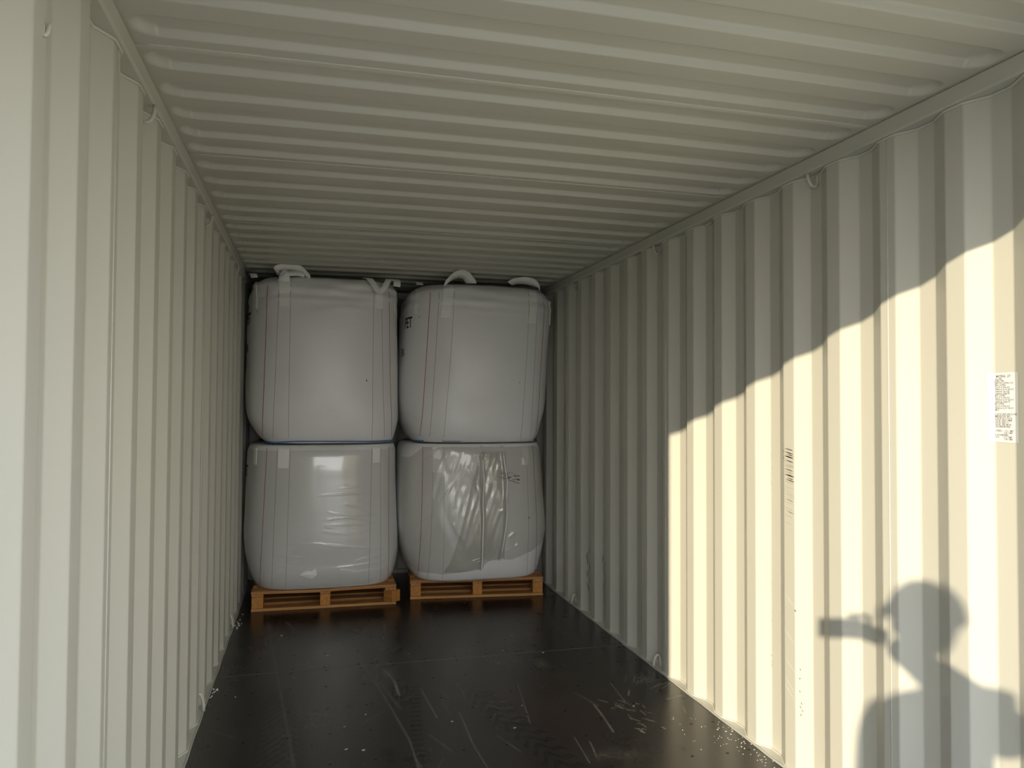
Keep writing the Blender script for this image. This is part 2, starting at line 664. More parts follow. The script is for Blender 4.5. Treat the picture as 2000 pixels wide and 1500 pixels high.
# door frame: header, corner posts, sill
door = tag(empty('door_1', (0.69, Y0, 0)), kind='structure')
mb = MB()
mb.box(-1.32, 1.32, -0.10, 0.0, 2.282, 2.62, bev=0.005)
mb.build('header', M_PAINT, door)
for s in (-1, 1):
    mb = MB()
    x0, x1 = sorted((s * 1.152, s * 1.32))
    mb.box(x0, x1, -0.12, 0.0, -0.10, 2.60, bev=0.006)
    mb.build('corner_post', M_PAINT, door)
mb = MB()
mb.box(-1.152, 1.152, -0.12, 0.0, -0.10, -0.002, bev=0.004)
mb.build('sill', M_PAINT, door)

# ------------------------------------------------------------------ floor: two visible sheets, wear painted from shapes
floor = tag(empty('floor', (0, 0, 0)), kind='structure')
SEAM = 4.357


def seg_dist(X, Y, p, q):
    px, py = p
    dx, dy = q[0] - p[0], q[1] - p[1]
    l2 = dx * dx + dy * dy + 1e-9
    t = np.clip(((X - px) * dx + (Y - py) * dy) / l2, 0, 1)
    return np.hypot(X - px - t * dx, Y - py - t * dy), t


def grid_noise(X, Y, fx, fy, seed, octv=3):
    """cheap value noise"""
    out = np.zeros_like(X)
    amp, tot = 1.0, 0.0
    r = np.random.default_rng(seed)
    for o_ in range(octv):
        T = r.random((64, 64))
        u, v = X * fx + 17.3 * o_, Y * fy + 5.1 * o_
        iu, iv = np.floor(u).astype(int), np.floor(v).astype(int)
        fu, fv = u - iu, v - iv
        fu, fv = fu * fu * (3 - 2 * fu), fv * fv * (3 - 2 * fv)
        g = lambda a, b: T[a % 64, b % 64]
        val = (g(iu, iv) * (1 - fu) + g(iu + 1, iv) * fu) * (1 - fv) + (g(iu, iv + 1) * (1 - fu) + g(iu + 1, iv + 1) * fu) * fv
        out += amp * val
        tot += amp
        amp *= 0.5
        fx *= 2
        fy *= 2
    return out / tot


LINES = [  # points, half width, strength
    ([(-0.279, 5.595), (-0.244, 5.165), (-0.167, 4.388), (-0.134, 4.073), (-0.09, 3.618), (-0.049, 3.208), (-0.03, 2.9)], 0.013, 0.085),
    ([(0.203, 5.533), (0.235, 5.118)], 0.008, 0.07),
    ([(0.405, 4.247), (0.424, 4.161), (0.439, 4.048), (0.441, 3.874)], 0.010, 0.28),
    ([(0.338, 4.104), (0.387, 3.709), (0.427, 3.348), (0.432, 3.05)], 0.006, 0.16),
    ([(0.36, 4.08), (0.43, 3.70)], 0.012, 0.09),
    ([(0.556, 3.96), (0.568, 3.761), (0.581, 3.556)], 0.005, 0.26),
    ([(0.691, 3.602), (0.69, 3.424), (0.685, 3.243), (0.70, 3.0)], 0.004, 0.20),
    ([(1.053, 3.867), (1.015, 3.61), (0.981, 3.386)], 0.003, 0.22),
    ([(1.532, 3.786), (1.518, 3.664), (1.503, 3.516)], 0.005, 0.20),
    ([(1.343, 3.529), (1.333, 3.369), (1.315, 3.212)], 0.007, 0.22),
    ([(1.30, 3.70), (1.36, 3.50)], 0.012, 0.07),
    ([(1.129, 3.205), (1.11, 2.963)], 0.004, 0.18),
    ([(1.18, 3.15), (1.155, 2.998)], 0.004, 0.20),
    ([(0.80, 5.3), (0.75, 4.6)], 0.006, 0.05),
    ([(1.62, 5.2), (1.56, 4.75), (1.62, 4.45)], 0.012, 0.10),
    ([(0.28, 4.55), (0.33, 4.1)], 0.020, 0.05),
    ([(0.55, 4.55), (0.60, 4.2)], 0.03, 0.035),
    ([(0.0, 3.75), (0.12, 3.70)], 0.01, 0.04),
]
for k in range(26):                           # scuffs near the right side
    x, y = 1.49 + rng.normal(0, 0.05), 3.38 + rng.normal(0, 0.12)
    a = rng.normal(2.0, 0.5)
    l = rng.uniform(0.02, 0.06)
    LINES.append(([(x, y), (x + l * math.cos(a), y + l * math.sin(a))], 0.0028, rng.uniform(0.2, 0.5)))
for k in range(16):
    x, y = 1.70 + rng.normal(0, 0.06), 3.72 + rng.normal(0, 0.10)
    a = rng.normal(0.9, 0.4)
    l = rng.uniform(0.05, 0.13)
    LINES.append(([(x, y), (x + l * math.cos(a), y + l * math.sin(a))], 0.003, rng.uniform(0.08, 0.24)))
for k in range(46):                           # random hairline scratches
    x, y = rng.uniform(-0.4, 1.8), rng.uniform(2.9, 5.5)
    a = rng.normal(1.65, 0.35)
    l = rng.uniform(0.04, 0.22)
    LINES.append(([(x, y), (x + l * math.cos(a), y + l * math.sin(a))], 0.0022, rng.uniform(0.05, 0.2)))


def paint(X, Y):
    R = np.zeros_like(X)
    G = np.zeros_like(X)
    B = np.zeros_like(X)
    nz = grid_noise(X, Y, 60, 16, 3)
    nf = grid_noise(X, Y, 160, 60, 5)
    for pts, w, s in LINES:
        w, s = max(0.0024, w * 0.6), s * 1.9
        x0, x1 = min(p[0] for p in pts) - 4 * w, max(p[0] for p in pts) + 4 * w
        y0, y1 = min(p[1] for p in pts) - 4 * w, max(p[1] for p in pts) + 4 * w
        k = (X > x0) & (X < x1) & (Y > y0) & (Y < y1)
        if not k.any():
            continue
        d = np.full(k.sum(), 9.0)
        for p, q in zip(pts, pts[1:]):
            d = np.minimum(d, seg_dist(X[k], Y[k], p, q)[0])
        R[k] = np.maximum(R[k], 1.7 * s * np.exp(-(d / w) ** 2) * (0.35 + 1.0 * nz[k]))
    for cx, cy, rx, ry, s in ((0.42, 4.20, 0.035, 0.07, 0.34), (1.275, 4.15, 0.03, 0.07, 0.40), (1.22, 3.01, 0.09, 0.05, 0.20), (0.44, 4.05, 0.10, 0.15, 0.07),
                              (0.16, 3.55, 0.16, 0.22, 0.05), (1.30, 3.95, 0.10, 0.06, 0.08), (1.12, 3.55, 0.06, 0.09, 0.05), (0.28, 3.85, 0.05, 0.12, 0.06)):
        e = ((X - cx) / rx) ** 2 + ((Y - cy) / ry) ** 2
        R = np.maximum(R, s * np.exp(-e) * np.clip(2.4 * nf - 0.55, 0, 1.2))
    R += np.clip(nf - 0.62, 0, 1) * 0.10
    # seam between the sheets: pale worn edge
    R = np.maximum(R, np.exp(-((Y - SEAM) / 0.005) ** 2) * (0.35 + 0.3 * nz))
    # tyre tracks: lug rows (dark rubber)
    for line, wid, per, s in (([(0.535, 3.965), (0.486, 3.591), (0.444, 3.224), (0.43, 2.9)], 0.028, 0.052, 0.8),):
        for p, q in zip(line, line[1:]):
            d, t = seg_dist(X, Y, p, q)
            lug = (np.sin(Y * 2 * np.pi / per) > -0.2)
            G = np.maximum(G, s * (d < wid) * lug * np.clip(0.3 + nz, 0, 1))
    tr = [(0.80, 3.95), (0.885, 3.492), (0.944, 3.305), (1.02, 2.90)]
    for p, q in zip(tr, tr[1:]):
        d, t = seg_dist(X, Y, p, q)
        side = (X - (p[0] + (q[0] - p[0]) * t))
        ph = Y + 0.9 * np.abs(side) + 0.02 * np.sin(side * 70)
        lug = np.clip(np.sin(ph * 2 * np.pi / 0.085) * 3 + 0.8, 0, 1)
        inside = np.clip((0.085 - d) / 0.015, 0, 1)
        fade = np.clip((4.0 - Y) / 0.5, 0, 1)
        G = np.maximum(G, 0.95 * inside * lug * fade * np.clip(0.35 + nz * 0.9, 0, 1))
        edge = np.exp(-(((np.sin(ph * 2 * np.pi / 0.085) * 3 + 0.8) / 0.5) ** 2)) * inside * (d > 0.02)
        R = np.maximum(R, 0.32 * edge * fade * nz)
    tl = [(-0.20, 4.1), (-0.165, 3.75), (-0.13, 3.45), (-0.10, 3.0)]
    for p, q in zip(tl, tl[1:]):
        d, t = seg_dist(X, Y, p, q)
        G = np.maximum(G, 0.55 * np.clip((0.13 - d) / 0.05, 0, 1) * np.clip((4.25 - Y) / 0.3, 0, 1))
        side = X - (p[0] + (q[0] - p[0]) * t)
        ph = Y + 1.3 * np.abs(side - 0.05)
        arc = np.clip(np.sin(ph * 2 * np.pi / 0.062) * 4 - 2.8, 0, 1)
        R = np.maximum(R, 0.26 * arc * (side > -0.03) * (side < 0.09) * nz * np.clip((4.0 - Y) / 0.4, 0, 1))
    # reddish bare patches
    for cx, cy, rx, ry, s in ((0.95, 3.75, 0.09, 0.45, 0.45), (1.15, 3.4, 0.16, 0.45, 0.55), (1.3, 3.9, 0.12, 0.3, 0.35), (1.2, 4.6, 0.5, 0.4, 0.15)):
        B = np.maximum(B, s * np.exp(-((X - cx) / rx) ** 2 - ((Y - cy) / ry) ** 2) * np.clip(0.4 + nz, 0, 1))
    # oily dark spots
    for cx, cy, r_ in ((0.327, 3.177, 0.02), (0.192, 3.789, 0.012), (0.30, 3.80, 0.012), (1.539, 2.989, 0.012), (-0.30, 5.05, 0.02), (0.33, 3.25, 0.03)):
        G = np.maximum(G, 0.9 * np.exp(-((X - cx) / r_) ** 2 - ((Y - cy) / (r_ * 1.6)) ** 2))
    return np.clip(R, 0, 1), np.clip(G, 0, 1), np.clip(B, 0, 1)


def floor_panel(ya, yb, rows):
    nx = 560
    fx = np.linspace(XL + 0.012, XR - 0.012, nx)
    fy = np.array(rows)
    X, Y = np.meshgrid(fx, fy)
    edge = np.minimum(Y - ya, yb - Y)
    Z = np.where(edge < 0.001, -0.0010, 0.0)
    n, m_ = len(fy), nx
    v = np.stack([X, Y, Z], -1).reshape(-1, 3)
    idx = np.arange(n * m_).reshape(n, m_)
    f = np.stack([idx[:-1, :-1], idx[:-1, 1:], idx[1:, 1:], idx[1:, :-1]], -1).reshape(-1, 4)
    me = bpy.data.meshes.new('floor_panel')
    me.vertices.add(len(v))
    me.vertices.foreach_set('co', v.ravel())
    me.loops.add(f.size)
    me.loops.foreach_set('vertex_index', f.ravel().astype(np.int32))
    me.polygons.add(len(f))
    me.polygons.foreach_set('loop_start', np.arange(0, f.size, 4, dtype=np.int32))
    me.update(calc_edges=True)
    r, g, b = paint(X, Y)
    ca = me.color_attributes.new('wear', 'FLOAT_COLOR', 'POINT')
    ca.data.foreach_set('color', np.stack([r, g, b, np.ones_like(r)], -1).astype(np.float32).ravel())
    me.materials.append(M_FLOOR)
    o = bpy.data.objects.new('floor_panel', me)
    COL.objects.link(o)
    o.parent = floor
    sk = MB()
    sk.box(XL + 0.012, XR - 0.012, ya, yb, -0.028, -0.003)
    sk.build('plywood_core', M_WX, o)
    return o


near = floor_panel(Y0, SEAM, list(np.linspace(Y0, 2.85, 12)) + list(np.arange(2.86, SEAM - 0.0045, 0.0075)) + [SEAM - 0.004, SEAM - 0.0015, SEAM - 0.0008])
far = floor_panel(SEAM, Y1, [SEAM + 0.0008, SEAM + 0.0015, SEAM + 0.004] + list(np.arange(SEAM + 0.01, 5.75, 0.010)) + list(np.linspace(5.8, Y1, 8)))


def screws(parent, spots):
    mb = MB()
    for x, y in spots:
        n = 8
        r = 0.0068
        vs = [(x + r * math.cos(2 * math.pi * k / n), y + r * math.sin(2 * math.pi * k / n), 0.0006) for k in range(n)]
        vs += [(x + r * 0.8 * math.cos(2 * math.pi * k / n), y + r * 0.8 * math.sin(2 * math.pi * k / n), 0.0011) for k in range(n)]
        fs = [(k, (k + 1) % n, n + (k + 1) % n, n + k) for k in range(n)] + [tuple(range(n, 2 * n))]
        mb.add(vs, fs)
    o = mb.build('screw_heads', M_SCREW, parent)
    o['kind'] = 'stuff'


sx = [-0.40, -0.265, -0.086, 0.092, 0.276, 0.455, 0.64, 0.82, 1.0, 1.18, 1.36, 1.54, 1.70, 1.805]
screws(near, [(x + random.uniform(-.006, .006), y + random.uniform(-.006, .006)) for x in sx for y in (SEAM - 0.03, 4.08, 3.79, 3.495, 3.203, 2.91)])
screws(far, [(x + random.uniform(-.006, .006), y + random.uniform(-.006, .006)) for x in sx for y in (SEAM + 0.03, 4.62, 5.02, 5.40)])

# ------------------------------------------------------------------ lashing rings on the walls (parts of the walls)


def lashing_ring(parent, x, y, z, sgn, top=True, drop=0.045, half=0.021, r=0.0055):
    """U of bent rod standing square to the wall, legs welded to the rail; sgn = +1 on the right wall"""
    mb = MB()
    off = parent.location
    pts = []
    for k in range(17):
        a = math.pi * k / 16
        pts.append(Vector((x - sgn * half * math.cos(a), y - 0.010 * math.sin(a), z + (-1 if top else 1) * drop * math.sin(a) ** 0.8)) - off)
    mb.tube(pts, r, 8)
    mb.build('lashing_ring', M_PAINT, parent, True)


for y in (2.565, 3.950, 5.335):
    lashing_ring(wall_right, 1.876, y, ZRAIL - 0.002, 1, True, 0.052, 0.021, 0.007)
for y in (3.950, 5.335):
    lashing_ring(wall_right, 1.876, y, 0.004, 1, False, 0.066, 0.020, 0.007)
for y in (2.505, 3.890, 5.275):
    lashing_ring(wall_left, -0.494, y, ZRAIL - 0.002, -1, True, 0.056, 0.023, 0.007)
for y in (3.890, 5.275):
    lashing_ring(wall_left, -0.496, y, 0.004, -1, False, 0.085, 0.022, 0.008)
lashing_ring(wall_left, XL + 0.003, 1.570, 2.150, -1, True, 0.026, 0.005, 0.004)

# ------------------------------------------------------------------ scuffs on the right wall


def wall_depth(y):
    return profile(1.838, y, y + 0.005)[0][1]


def wall_mark(mb, y0, z0, y1, z1, w, lift=0.0007):
    n = 5
    d = Vector((0, y1 - y0, z1 - z0))
    pn = Vector((0, -d.z, d.y)).normalized() * w / 2
    vs = []
    for k in range(n + 1):
        t = k / n
        ww = 0.35 + 0.65 * math.sin(math.pi * min(1, max(0, t)))
        for s in (-1, 1):
            y, z = y0 + (y1 - y0) * t + pn.y * s * ww, z0 + (z1 - z0) * t + pn.z * s * ww
            vs.append((wall_depth(y) - lift, y - Y0, z))
    mb.add(vs, [(2 * k, 2 * k + 1, 2 * k + 3, 2 * k + 2) for k in range(n)])


wr_scuff, wr_dark, wr_pale = MB(), MB(), MB()
for k in range(34):                    # rubbed bars on one outward bend
    z = 0.98 + 0.30 * (k / 33) ** 0.75 + random.uniform(-0.008, 0.008)
    a = 2.66 + random.uniform(0, 0.02)
    wall_mark(wr_scuff, a + 0.075 * random.uniform(0.6, 0.95), z + 0.006, a + random.uniform(-0.01, 0.01), z - 0.003, random.uniform(0.002, 0.005))
for k in range(14):
    z = 1.14 + 0.12 * k / 13 + random.uniform(-0.006, 0.006)
    wall_mark(wr_scuff, 2.73, z + 0.004, 2.672, z - 0.004, 0.005)
for z in (0.665, 0.52, 0.41, 0.33, 0.30):
    wall_mark(wr_pale, 2.735, z + 0.03, 2.672, z - 0.012, 0.004)
for k in range(22):
    z = 0.36 + 0.42 * (k / 21) + random.uniform(-0.01, 0.01)
    y = 2.885 + random.uniform(-0.012, 0.012)
    wall_mark(wr_scuff, y, z, y - random.uniform(-0.006, 0.008), z - random.uniform(0.006, 0.018), 0.003)
for k in range(9):
    z = 1.10 + 0.15 * (k / 8) + random.uniform(-0.006, 0.006)
    y = 2.885 + random.uniform(-0.01, 0.01)
    wall_mark(wr_scuff, y, z, y - 0.002, z - 0.012, 0.004)
for z in (0.245, 0.262, 0.275, 0.29, 0.335, 0.385, 0.42):
    y = 2.648 + random.uniform(-0.006, 0.006)
    wall_mark(wr_dark, y, z, y - random.uniform(-0.004, 0.006), z - 0.009, 0.003)
for y, z in ((2.885, 0.40), (2.88, 0.375), (2.884, 0.36)):
    wall_mark(wr_dark, y, z, y - 0.005, z - 0.008, 0.0025)
for y, z in ((2.744, 1.272), (2.744, 1.245), (2.672, 0.645)):
    wall_mark(wr_dark, y, z, y - 0.008, z - 0.006, 0.005)
for y0 in (5.09, 4.80):                # black streaks low on the wall near the bags
    for k in range(9):
        z = 0.15 + 0.035 * k + random.uniform(-0.01, 0.01)
        y = y0 + random.uniform(-0.02, 0.02)
        wall_mark(wr_dark, y, z + 0.03, y + random.uniform(-0.01, 0.01), z - 0.02, 0.006)
for mb, m_, nm in ((wr_scuff, M_SCUFF, 'scuff_marks'), (wr_dark, M_RUST, 'dark_scuff_marks'), (wr_pale, M_CHALK, 'pale_scratches')):
    mb.build(nm, m_, wall_right)['kind'] = 'stuff'

# ------------------------------------------------------------------ pallets
def plank(name, x0, x1, y0, y1, z0, z1, mat, parent, sag=0.0, rot=0.0, bev=0.002):
    mb = MB()
    cx, cy = (x0 + x1) / 2, (y0 + y1) / 2
    if sag:
        n = 10
        vs, fs = [], []
        for i in range(n + 1):
            x = x0 + (x1 - x0) * i / n
            dz = -sag * math.sin(math.pi * i / n) ** 2 * (1 if i < n * 0.6 else 0.5)
            vs += [(x - cx, y0 - cy, z0 + dz), (x - cx, y1 - cy, z0 + dz), (x - cx, y1 - cy, z1 + dz), (x - cx, y0 - cy, z1 + dz)]
        for i in range(n):
            for k in range(4):
                l = (k + 1) % 4
                fs.append((4 * i + k, 4 * i + 4 + k, 4 * i + 4 + l, 4 * i + l))
        fs += [(0, 1, 2, 3), (4 * n + 3, 4 * n + 2, 4 * n + 1, 4 * n)]
        mb.add(vs, fs)
    else:
        mb.box(x0 - cx, x1 - cx, y0 - cy, y1 - cy, z0, z1, bev=bev)
    o = mb.build(name, mat, parent)
    o.location = (cx, cy, 0)
    o.rotation_euler = (0, 0, rot)
    return o


def pallet(label, x0, x1, ya, yb, depth, crooked=False, sag=0.0):
    w = x1 - x0
    rz = math.atan2(yb - ya, w)
    root = tag(empty('wooden_pallet', (x0, ya, 0)), label, 'pallet', 'pallets under the big bags')
    root.rotation_euler = (0, 0, rz)
    bw = 0.078
    for y in (0.0, 0.165, 0.315, depth / 2 - 0.01, depth - 0.27, depth - 0.10):
        plank('bottom_board', 0, w, y, y + 0.095, 0.001, 0.021, M_WX, root)
    for i, x in enumerate((0.002, w / 2 - 0.036, w - bw - 0.002)):
        for j, y in enumerate((0.004, depth / 2 - 0.05, depth - 0.098)):
            o = plank('block', x, x + (bw if i != 1 else 0.072), y, y + 0.095, 0.021, 0.103, M_BLOCK, root, bev=0.004)
            if crooked and i == 2 and j == 0:
                o.rotation_euler = (0, 0, math.radians(38))
                o.location.x += 0.012
                o.location.y -= 0.022
                o['label'] = 'block knocked crooked at the front corner'
        plank('stringer_board', x, x + (bw if i != 1 else 0.072), 0, depth, 0.103, 0.123, M_WY, root)
    n = 6
    for k in range(n):
        y = k * (depth - 0.12) / (n - 1)
        plank('deck_board', 0, w, y, y + 0.12, 0.123, 0.143, M_WX, root, sag=sag if k == 0 else 0.0)
    return root


pallet('left wooden pallet with a crooked front corner block under the film-wrapped bag', -0.391, 0.613, 5.645, 5.632, 0.98, True, 0.008)
pallet('right wooden pallet with square blocks under the bag with the torn sheet', 0.727, 1.733, 5.735, 5.628, 0.90, False, 0.003)

# ------------------------------------------------------------------ big bags


class Bag:
    """soft rounded box; rows = (z, x left, x right, y front, exponent)"""

    def __init__(self, rows, yback, seed, pleat=0.0):
        self.rows = rows
        self.yb = yback
        self.seed = seed
        self.pleat = pleat
        self.zs = [r[0] for r in rows]
        self.z0, self.z1 = self.zs[0], self.zs[-1]

    def at(self, z):
        # catmull-rom through the rows
        r = self.rows
        z = max(self.z0, min(self.z1, z))
        i = 0
        while i < len(r) - 2 and z > r[i + 1][0]:
            i += 1
        p1, p2 = r[i], r[i + 1]
        t = (z - p1[0]) / (p2[0] - p1[0])
        p0 = r[i - 1] if i > 0 else None
        p3 = r[i + 2] if i + 2 < len(r) else None
        out = []
        for k in range(1, 5):
            d = (p2[k] - p1[k]) / (p2[0] - p1[0])
            m1 = d if p0 is None else 0.5 * (d + (p1[k] - p0[k]) / (p1[0] - p0[0]))
            m2 = d if p3 is None else 0.5 * (d + (p3[k] - p2[k]) / (p3[0] - p2[0]))
            h = p2[0] - p1[0]
            out.append((2 * t**3 - 3 * t**2 + 1) * p1[k] + (t**3 - 2 * t**2 + t) * h * m1 + (-2 * t**3 + 3 * t**2) * p2[k] + (t**3 - t**2) * h * m2)
        return out

    def pt(self, th, z, lift=0.0):
        xl, xr, yf, n = self.at(z)
        cx, a = (xl + xr) / 2, (xr - xl) / 2
        cy, b = (yf + self.yb) / 2, (self.yb - yf) / 2
        c, s = math.cos(th), math.sin(th)
        r = 1.0 / ((abs(c) / a) ** n + (abs(s) / b) ** n) ** (1 / n)
        w = noise.noise(Vector((c * 2.2, s * 2.2, z * 2.4 + self.seed * 7))) * 0.008
        if self.pleat:
            k = smooth((z - (self.z1 - 0.30)) / 0.22)
            w += k * self.pleat * 1.5 * noise.noise(Vector((c * 2.5 + 3, s * 2.5, z * 24 + self.seed)))
            w += k * self.pleat * 0.6 * noise.noise(Vector((c * 9, s * 9, z * 12 + self.seed)))
        r += w + lift
        return Vector((cx + r * c, cy + r * s, z))

    def th_at_x(self, x, z):
        """angle on the front face where the surface has this x"""
        lo, hi = -math.pi, 0.0
        for _ in range(24):
            m = (lo + hi) / 2
            if self.pt(m, z).x < x:
                lo = m
            else:
                hi = m
        return (lo + hi) / 2

    def normal(self, th, z):
        e = 0.01
        u = self.pt(th + e, z) - self.pt(th - e, z)
        v = self.pt(th, min(self.z1, z + e)) - self.pt(th, max(self.z0, z - e))
        return u.cross(v).normalized()

    def front(self, x, z, lift=0.0):
        th = self.th_at_x(x, z)
        return self.pt(th, z) + self.normal(th, z) * lift

    def body(self, nth=150, nz=76, crown=0.03):
        vs, fs = [], []
        zz = [self.z0 + (self.z1 - self.z0) * (k / nz) for k in range(nz + 1)]
        ths = [2 * math.pi * k / nth for k in range(nth)]
        for z in zz:
            for t in ths:
                vs.append(self.pt(t, z))
        # crown
        nc = 14
        xl, xr, yf, n = self.at(self.z1)
        c = Vector(((xl + xr) / 2, (yf + self.yb) / 2, self.z1))
        rim = [self.pt(t, self.z1) for t in ths]
        for k in range(1, nc + 1):
            u = 1 - k / nc
            for p in rim:
                q = c + (p - c) * u
                q.z = self.z1 + crown * (1 - u * u) + (0 if crown == 0 else 1) * 0.010 * noise.noise(Vector((q.x * 6, q.y * 6, self.seed))) * (1 - u) ** 0.5 + (0 if crown == 0 else 1) * 0.006 * noise.noise(Vector((q.x * 17, q.y * 17, self.seed)))
                vs.append(q)
        rows = nz + 1 + nc
        for j in range(rows - 1):
            for i in range(nth):
                l = (i + 1) % nth
                fs.append((j * nth + i, j * nth + l, (j + 1) * nth + l, (j + 1) * nth + i))
        b = len(vs)
        xl, xr, yf, n = self.at(self.z0)
        vs.append(Vector(((xl + xr) / 2, (yf + self.yb) / 2, self.z0)))
        for i in range(nth):
            fs.append((b, (i + 1) % nth, i))
        return vs, fs


def front_thread(bag, xs_, mat, parent, w=0.0034, name='seam_thread'):
    """sewn thread running down the front; xs_ = [(x, z)...] from top to bottom"""
    pts, wid, nor = [], [], []
    for (xa, za), (xb, zb) in zip(xs_, xs_[1:]):
        n = 14
        for k in range(n + (1 if (xb, zb) == xs_[-1] else 0)):
            t = k / n
            x, z = xa + (xb - xa) * t, za + (zb - za) * t
            th = bag.th_at_x(x, z)
            nn = bag.normal(th, z)
            pts.append(bag.pt(th, z) + nn * 0.0006)
            nor.append(nn)
            wid.append(Vector((0, 0, 1)).cross(nn))
    mb = MB()
    mb.ribbon(pts, wid, nor, w, 0.0012)
    return mb.build(name, mat, parent)


def front_strap(bag, x, z0, z1, parent, width=0.055, x1=None, lift=0.002):
    pts, wid, nor = [], [], []
    n = 14
    x1 = x if x1 is None else x1
    for k in range(n + 1):
        t = k / n
        z = z0 + (z1 - z0) * t
        th = bag.th_at_x(x + (x1 - x) * t, z)
        nn = bag.normal(th, z)
        pts.append(bag.pt(th, z) + nn * lift)
        nor.append(nn)
        wid.append(Vector((0, 0, 1)).cross(nn))
    mb = MB()
    mb.ribbon(pts, wid, nor, width, 0.005)
    return mb.build('strap', M_STRAP, parent, False)


def free_loop(path, wdirs, parent, width=0.06, name='lifting_loop'):
    """webbing loop along a path (catmull-rom smoothed)"""
    P = [Vector(p) for p in path]
    Wd = [Vector(w) for w in wdirs]
    pts, wid, nor = [], [], []
    for i in range(len(P) - 1):
        p0, p1, p2, p3 = P[max(0, i - 1)], P[i], P[i + 1], P[min(len(P) - 1, i + 2)]
        for k in range(8):
            t = k / 8
            pts.append(0.5 * ((2 * p1) + (p2 - p0) * t + (2 * p0 - 5 * p1 + 4 * p2 - p3) * t * t + (-p0 + 3 * p1 - 3 * p2 + p3) * t ** 3))
            wid.append(Wd[i].lerp(Wd[i + 1], t))
    pts.append(P[-1])
    wid.append(Wd[-1])
    for i in range(len(pts)):
        tg = (pts[min(i + 1, len(pts) - 1)] - pts[max(i - 1, 0)]).normalized()
        wid[i] = (wid[i] - tg * wid[i].dot(tg)).normalized()
        nor.append(wid[i].cross(tg))
    mb = MB()
    mb.ribbon(pts, wid, nor, width, 0.004)
    return mb.build(name, M_STRAP, parent, True)


def print_text(bag, text, th_end, z, size, parent, squeeze=0.8):
    """black printed lettering wrapped on the bag; right end at angle th_end"""
    cu = bpy.data.curves.new('print', 'FONT')
    cu.body = text
    cu.size = size
    cu.resolution_u = 3
    cu.offset = size * 0.022
    tmp = bpy.data.objects.new('print', cu)
    COL.objects.link(tmp)
    bpy.context.view_layer.update()
    me = bpy.data.meshes.new_from_object(tmp)
    bpy.data.objects.remove(tmp)
    w = max(v.co.x for v in me.vertices)
    bm = bmesh.new()
    bm.from_mesh(me)
    bmesh.ops.subdivide_edges(bm, edges=list(bm.edges), cuts=2, use_grid_fill=False)
    bmesh.ops.triangulate(bm, faces=list(bm.faces))
    # arc-length table to the left of th_end
    tab = [(0.0, th_end)]
    th, s = th_end, 0.0
    p = bag.pt(th, z)
    while s < w * squeeze + 0.05:
        th -= 0.01
        q = bag.pt(th, z)
        s += (q - p).length
        tab.append((s, th))
        p = q
    ss, tt = np.array([a for a, _ in tab]), np.array([b for _, b in tab])
    for v in bm.verts:
        th = float(np.interp((w - v.co.x) * squeeze, ss, tt))
        zz = z + v.co.y
        v.co = bag.pt(th, zz) + bag.normal(th, zz) * 0.0012
    bm.to_mesh(me)
    bm.free()
    me.materials.clear()
    me.materials.append(M_PRINT)
    o = bpy.data.objects.new('printed_lettering', me)
    o['label'] = 'black printed letters'
    COL.objects.link(o)
    o.parent = parent
    return o


def make_bag(bag, label, crown):
    root = tag(empty('bulk_bag', (0, 0, 0)), label, 'bag', 'bulk bags stacked at the end wall')
    v, f = bag.body(crown=crown)
    mesh_obj('body', v, f, M_BAG, root, True)
    return root


YB = 6.64
bUL = Bag([(1.176, -0.325, 0.590, 5.540, 3.6), (1.205, -0.362, 0.608, 5.522, 3.5), (1.255, -0.400, 0.626, 5.505, 3.3), (1.345, -0.448, 0.644, 5.488, 3.2), (1.484, -0.471, 0.647, 5.475, 2.7),
           (1.773, -0.470, 0.642, 5.470, 2.6), (2.135, -0.458, 0.631, 5.490, 3.0), (2.25, -0.444, 0.622, 5.51, 3.6), (2.305, -0.425, 0.612, 5.53, 3.9), (2.345, -0.375, 0.590, 5.575, 4.0)], YB, 1, 0.014)
bUR = Bag([(1.174, 0.765, 1.700, 5.545, 3.6), (1.205, 0.738, 1.722, 5.525, 3.5), (1.302, 0.690, 1.760, 5.503, 3.2), (1.416, 0.662, 1.796, 5.50, 3.1), (1.568, 0.652, 1.820, 5.480, 2.7),
           (1.796, 0.660, 1.832, 5.470, 2.6), (2.101, 0.680, 1.836, 5.49, 3.2), (2.235, 0.694, 1.828, 5.505, 3.5), (2.300, 0.715, 1.806, 5.53, 3.8), (2.345, 0.770, 1.755, 5.585, 3.8)], YB, 2, 0.012)
bLL = Bag([(0.145, -0.378, 0.590, 5.622, 3.8), (0.185, -0.405, 0.618, 5.590, 3.5), (0.25, -0.430, 0.640, 5.560, 3.2), (0.331, -0.450, 0.653, 5.545, 3.0), (0.475, -0.470, 0.656, 5.515, 2.5), (0.69, -0.469, 0.649, 5.505, 2.3),
           (0.90, -0.466, 0.640, 5.505, 2.3), (1.051, -0.462, 0.634, 5.511, 2.4), (1.125, -0.452, 0.628, 5.530, 2.7), (1.160, -0.430, 0.612, 5.562, 3.2)], YB, 3)
bLR = Bag([(0.145, 0.768, 1.735, 5.625, 3.8), (0.185, 0.740, 1.757, 5.600, 3.5), (0.241, 0.712, 1.776, 5.578, 3.2), (0.354, 0.680, 1.806, 5.555, 3.0), (0.505, 0.660, 1.824, 5.535, 3.0), (0.657, 0.655, 1.814, 5.53, 3.0),
           (0.86, 0.655, 1.792, 5.535, 3.0), (1.036, 0.660, 1.776, 5.540, 3.0), (1.120, 0.672, 1.766, 5.552, 3.1), (1.160, 0.695, 1.748, 5.575, 3.2)], YB, 4)

